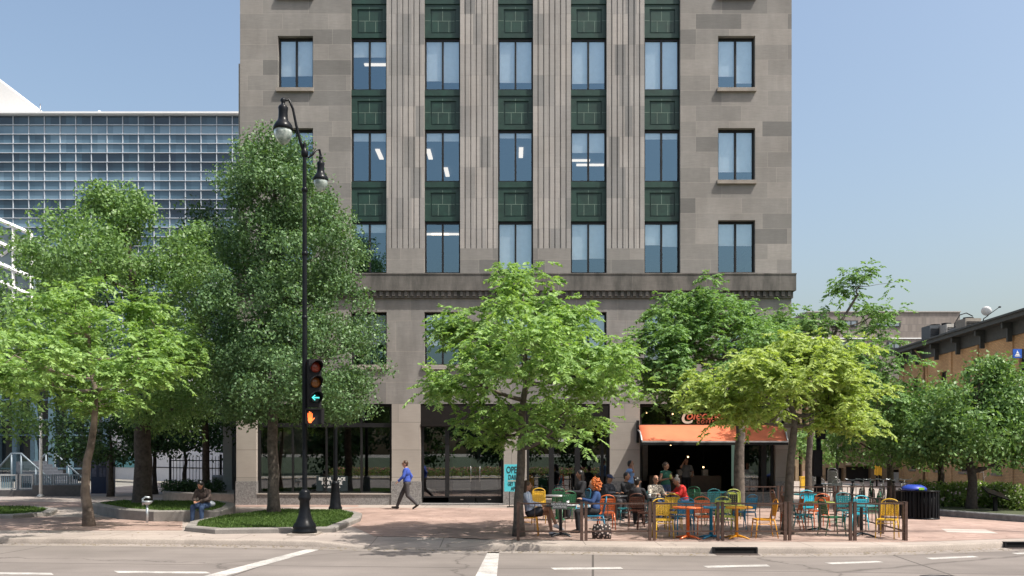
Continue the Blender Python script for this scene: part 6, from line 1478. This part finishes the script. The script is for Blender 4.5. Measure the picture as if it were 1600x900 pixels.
person('standing man in light blue t-shirt with a hand raised to his head', (wx(984, 30.0), 30.0, 0), -20, ST1, SKT, cloth('light_blue_tee', (.20, .34, .62)), DKT, SHB, 'short', HK, 'short', glasses=True)
person('grey haired man in speckled beige jacket and sunglasses seated facing the street', (wx(1025, 26.4), 26.4, 0), -70, SIT, SKT, speckle(), JEAN, SHB, 'bald', HG, 'long', glasses=True)
ST2 = dict(pel=(0, 0, .93), neck=(0, 0, 1.40), head=(.02, 0, 1.57), look=(1, .3, -.1), arms=(((.04, -.26, 1.12), (.32, -.14, 1.18)), ((.04, .26, 1.12), (.32, .14, 1.18))), legs=(((.02, -.09, .5), (0, -.1, .09)), ((.02, .09, .5), (0, .1, .09))))
person('standing person in green sleeveless top carrying two drinks', (wx(1040, 28.6), 28.6, 0), -60, ST2, SKT, cloth('green_tank', (.015, .09, .06)), JEAN, SHB, 'bun', HB, 'none', sex='f')
for i_, (s_, cc, lb_) in enumerate(((-1, (.45, .5, .12), 'yellow green drink in the hand of the person in green'), (1, (.6, .56, .5), 'pale drink in the other hand of the person in green'))):
    a_ = R(-60); lx_, ly_ = .40, s_*.13; x1_ = wx(1040, 28.6)+lx_*math.cos(a_)-ly_*math.sin(a_); y1_ = 28.6+lx_*math.sin(a_)+ly_*math.cos(a_)
    o = MB().lathe([(.03, 0), (.04, .14), (.036, .14), (.028, .01)], (0, 0, 0), 12).build('drink_glass', mat('drink_%s' % ('lime' if s_ < 0 else 'pale'), cc, .25)); o.location = (x1_, y1_, 1.16); tag(o, lb_, 'drink')
person('man in bright red shirt leaning forward over his table', (wx(1070, 26.8), 26.8, 0), 190, dict(SIT, neck=(.14, 0, .98), head=(.26, 0, 1.14), look=(1, 0, -.2), arms=(((.26, -.25, .76), (.48, -.12, .80)), ((.26, .25, .76), (.48, .12, .80)))), SKT, cloth('red_shirt', (.55, .025, .02)), JEAN, SHB, 'short', HG, 'elbow')
person('dim figure in grey inside the café behind the red shirted man', (wx(1072, 35.6), 35.6, .05), -90, ST1, SKT, cloth('grey_shirt', (.12, .12, .12)), BKC, SHB, 'short', HK, 'short')
person('man in white shirt sitting inside the café window right of the tree', (wx(1168, 35.5), 35.5, .12), -100, dict(SIT, pel=(0, 0, .72), neck=(-.04, 0, 1.18), head=(.0, 0, 1.37), arms=(((.06, -.24, .92), (.30, -.14, .94)), ((.06, .24, .92), (.30, .14, .94))), legs=(((.44, -.11, .66), (.42, -.12, .2)), ((.44, .11, .66), (.42, .12, .2)))), SKT, cloth('white_shirt', (.62, .64, .68)), BKC, SHB, 'short', HK, 'short')
t = thing('bar_stool', 'dark stool under the man in white inside the café window', 'stool', (wx(1168, 35.5), 35.5, .05)); MB().lathe([(.01, .66), (.18, .66), (.19, .70), (.01, .71)], (wx(1168, 35.5), 35.5, .0), 16).build('seat', BLKM, t); MB().lathe([(.17, .05), (.16, .08), (.03, .1), (.03, .66)], (wx(1168, 35.5), 35.5, .0), 12).build('pedestal', BLKM, t)

sheet('added_dark_ground', [(-200, -8), (200, -8), (200, -300), (-200, -300)], -.02, mat('added_ground_green', (.03, .05, .018), .95), True)  # unseen dark ground, added so the shop windows mirror less brightness
# fallen leaves and grit gathered along the gutter and under the trees
rng = np.random.default_rng(77); pos = []
for _ in range(900):
    i = int(rng.integers(20, K-20)); a_ = off(i, -.03-abs(rng.normal())*.22); pos.append((a_[0]+rng.uniform(-.3, .3), a_[1], -.120))
for _ in range(500): pos.append((rng.uniform(-14, 12), rng.uniform(21.0, 31), .012))
pos = np.array(pos); n_ = len(pos); dn = unit(np.c_[rng.normal(size=(n_, 2)), np.zeros(n_)]); nr = np.tile(np.array([0, 0, 1.0]), (n_, 1)); L_ = .03+.05*rng.random(n_)
tag(quads_object('leaf_litter', leaf_quads(pos, dn, nr, L_, L_*.6), leafmat('dry_leaf', (.05, .04, .02), (.20, .15, .06), .8, .1), None), 'dry fallen leaves scattered along the gutter and paving', 'leaf litter', kind='stuff')
# ------------------------------------------------------------------ across the street, behind the camera: seen only mirrored in the shop windows
m = MB(); m.box(-60, 60, -8, -1.2, -.14, 0); tag(m.build('median_kerb', mat('far_kerb', (.38, .34, .30), .9)), kind='structure')
m = MB(); m.box(-60, 60, -1.6, -1.25, .001, .006); tag(m.build('yellow_kerb_line', mat('yellow_paint', (.55, .38, .06), .8)), kind='structure')
bush('flower_bed', 'flowering bed across the street mirrored in the shop windows', [(x, -4.2, .35, .9, .7, .45) for x in range(-14, 9, 1)], 9000, 50, HEDGE, 'flower bed', flowers=260, leaf=.12)
for i, (x, y, hgt) in enumerate(((-17, -16, 9), (-9, -20, 11), (-1, -15, 9), (7, -19, 11), (15, -15, 9), (23, -19, 11), (-26, -20, 11))):
    rng = np.random.default_rng(90+i); t = thing('park_tree', 'dark park tree number behind the viewer', 'tree', (x, y, 0), 0, 'park trees across the street'); t['label'] = 'leafy park tree across the street mirrored in the shop windows'
    MB().tube([(x, y, 0), (x+.1, y, 2.4), (x, y, hgt*.7)], [.25, .2, .06], 8).build('trunk', BARKD, t)
    C = np.array([x, y, hgt*.52])+unit(rng.normal(size=(90, 3)))*(.5+.5*rng.random((90, 1)))*np.array([4.6, 3.6, hgt*.44])
    quads_object('crown', broad_leaves(rng, C, .9+.5*rng.random(90), 90, .36), DARKL, t)
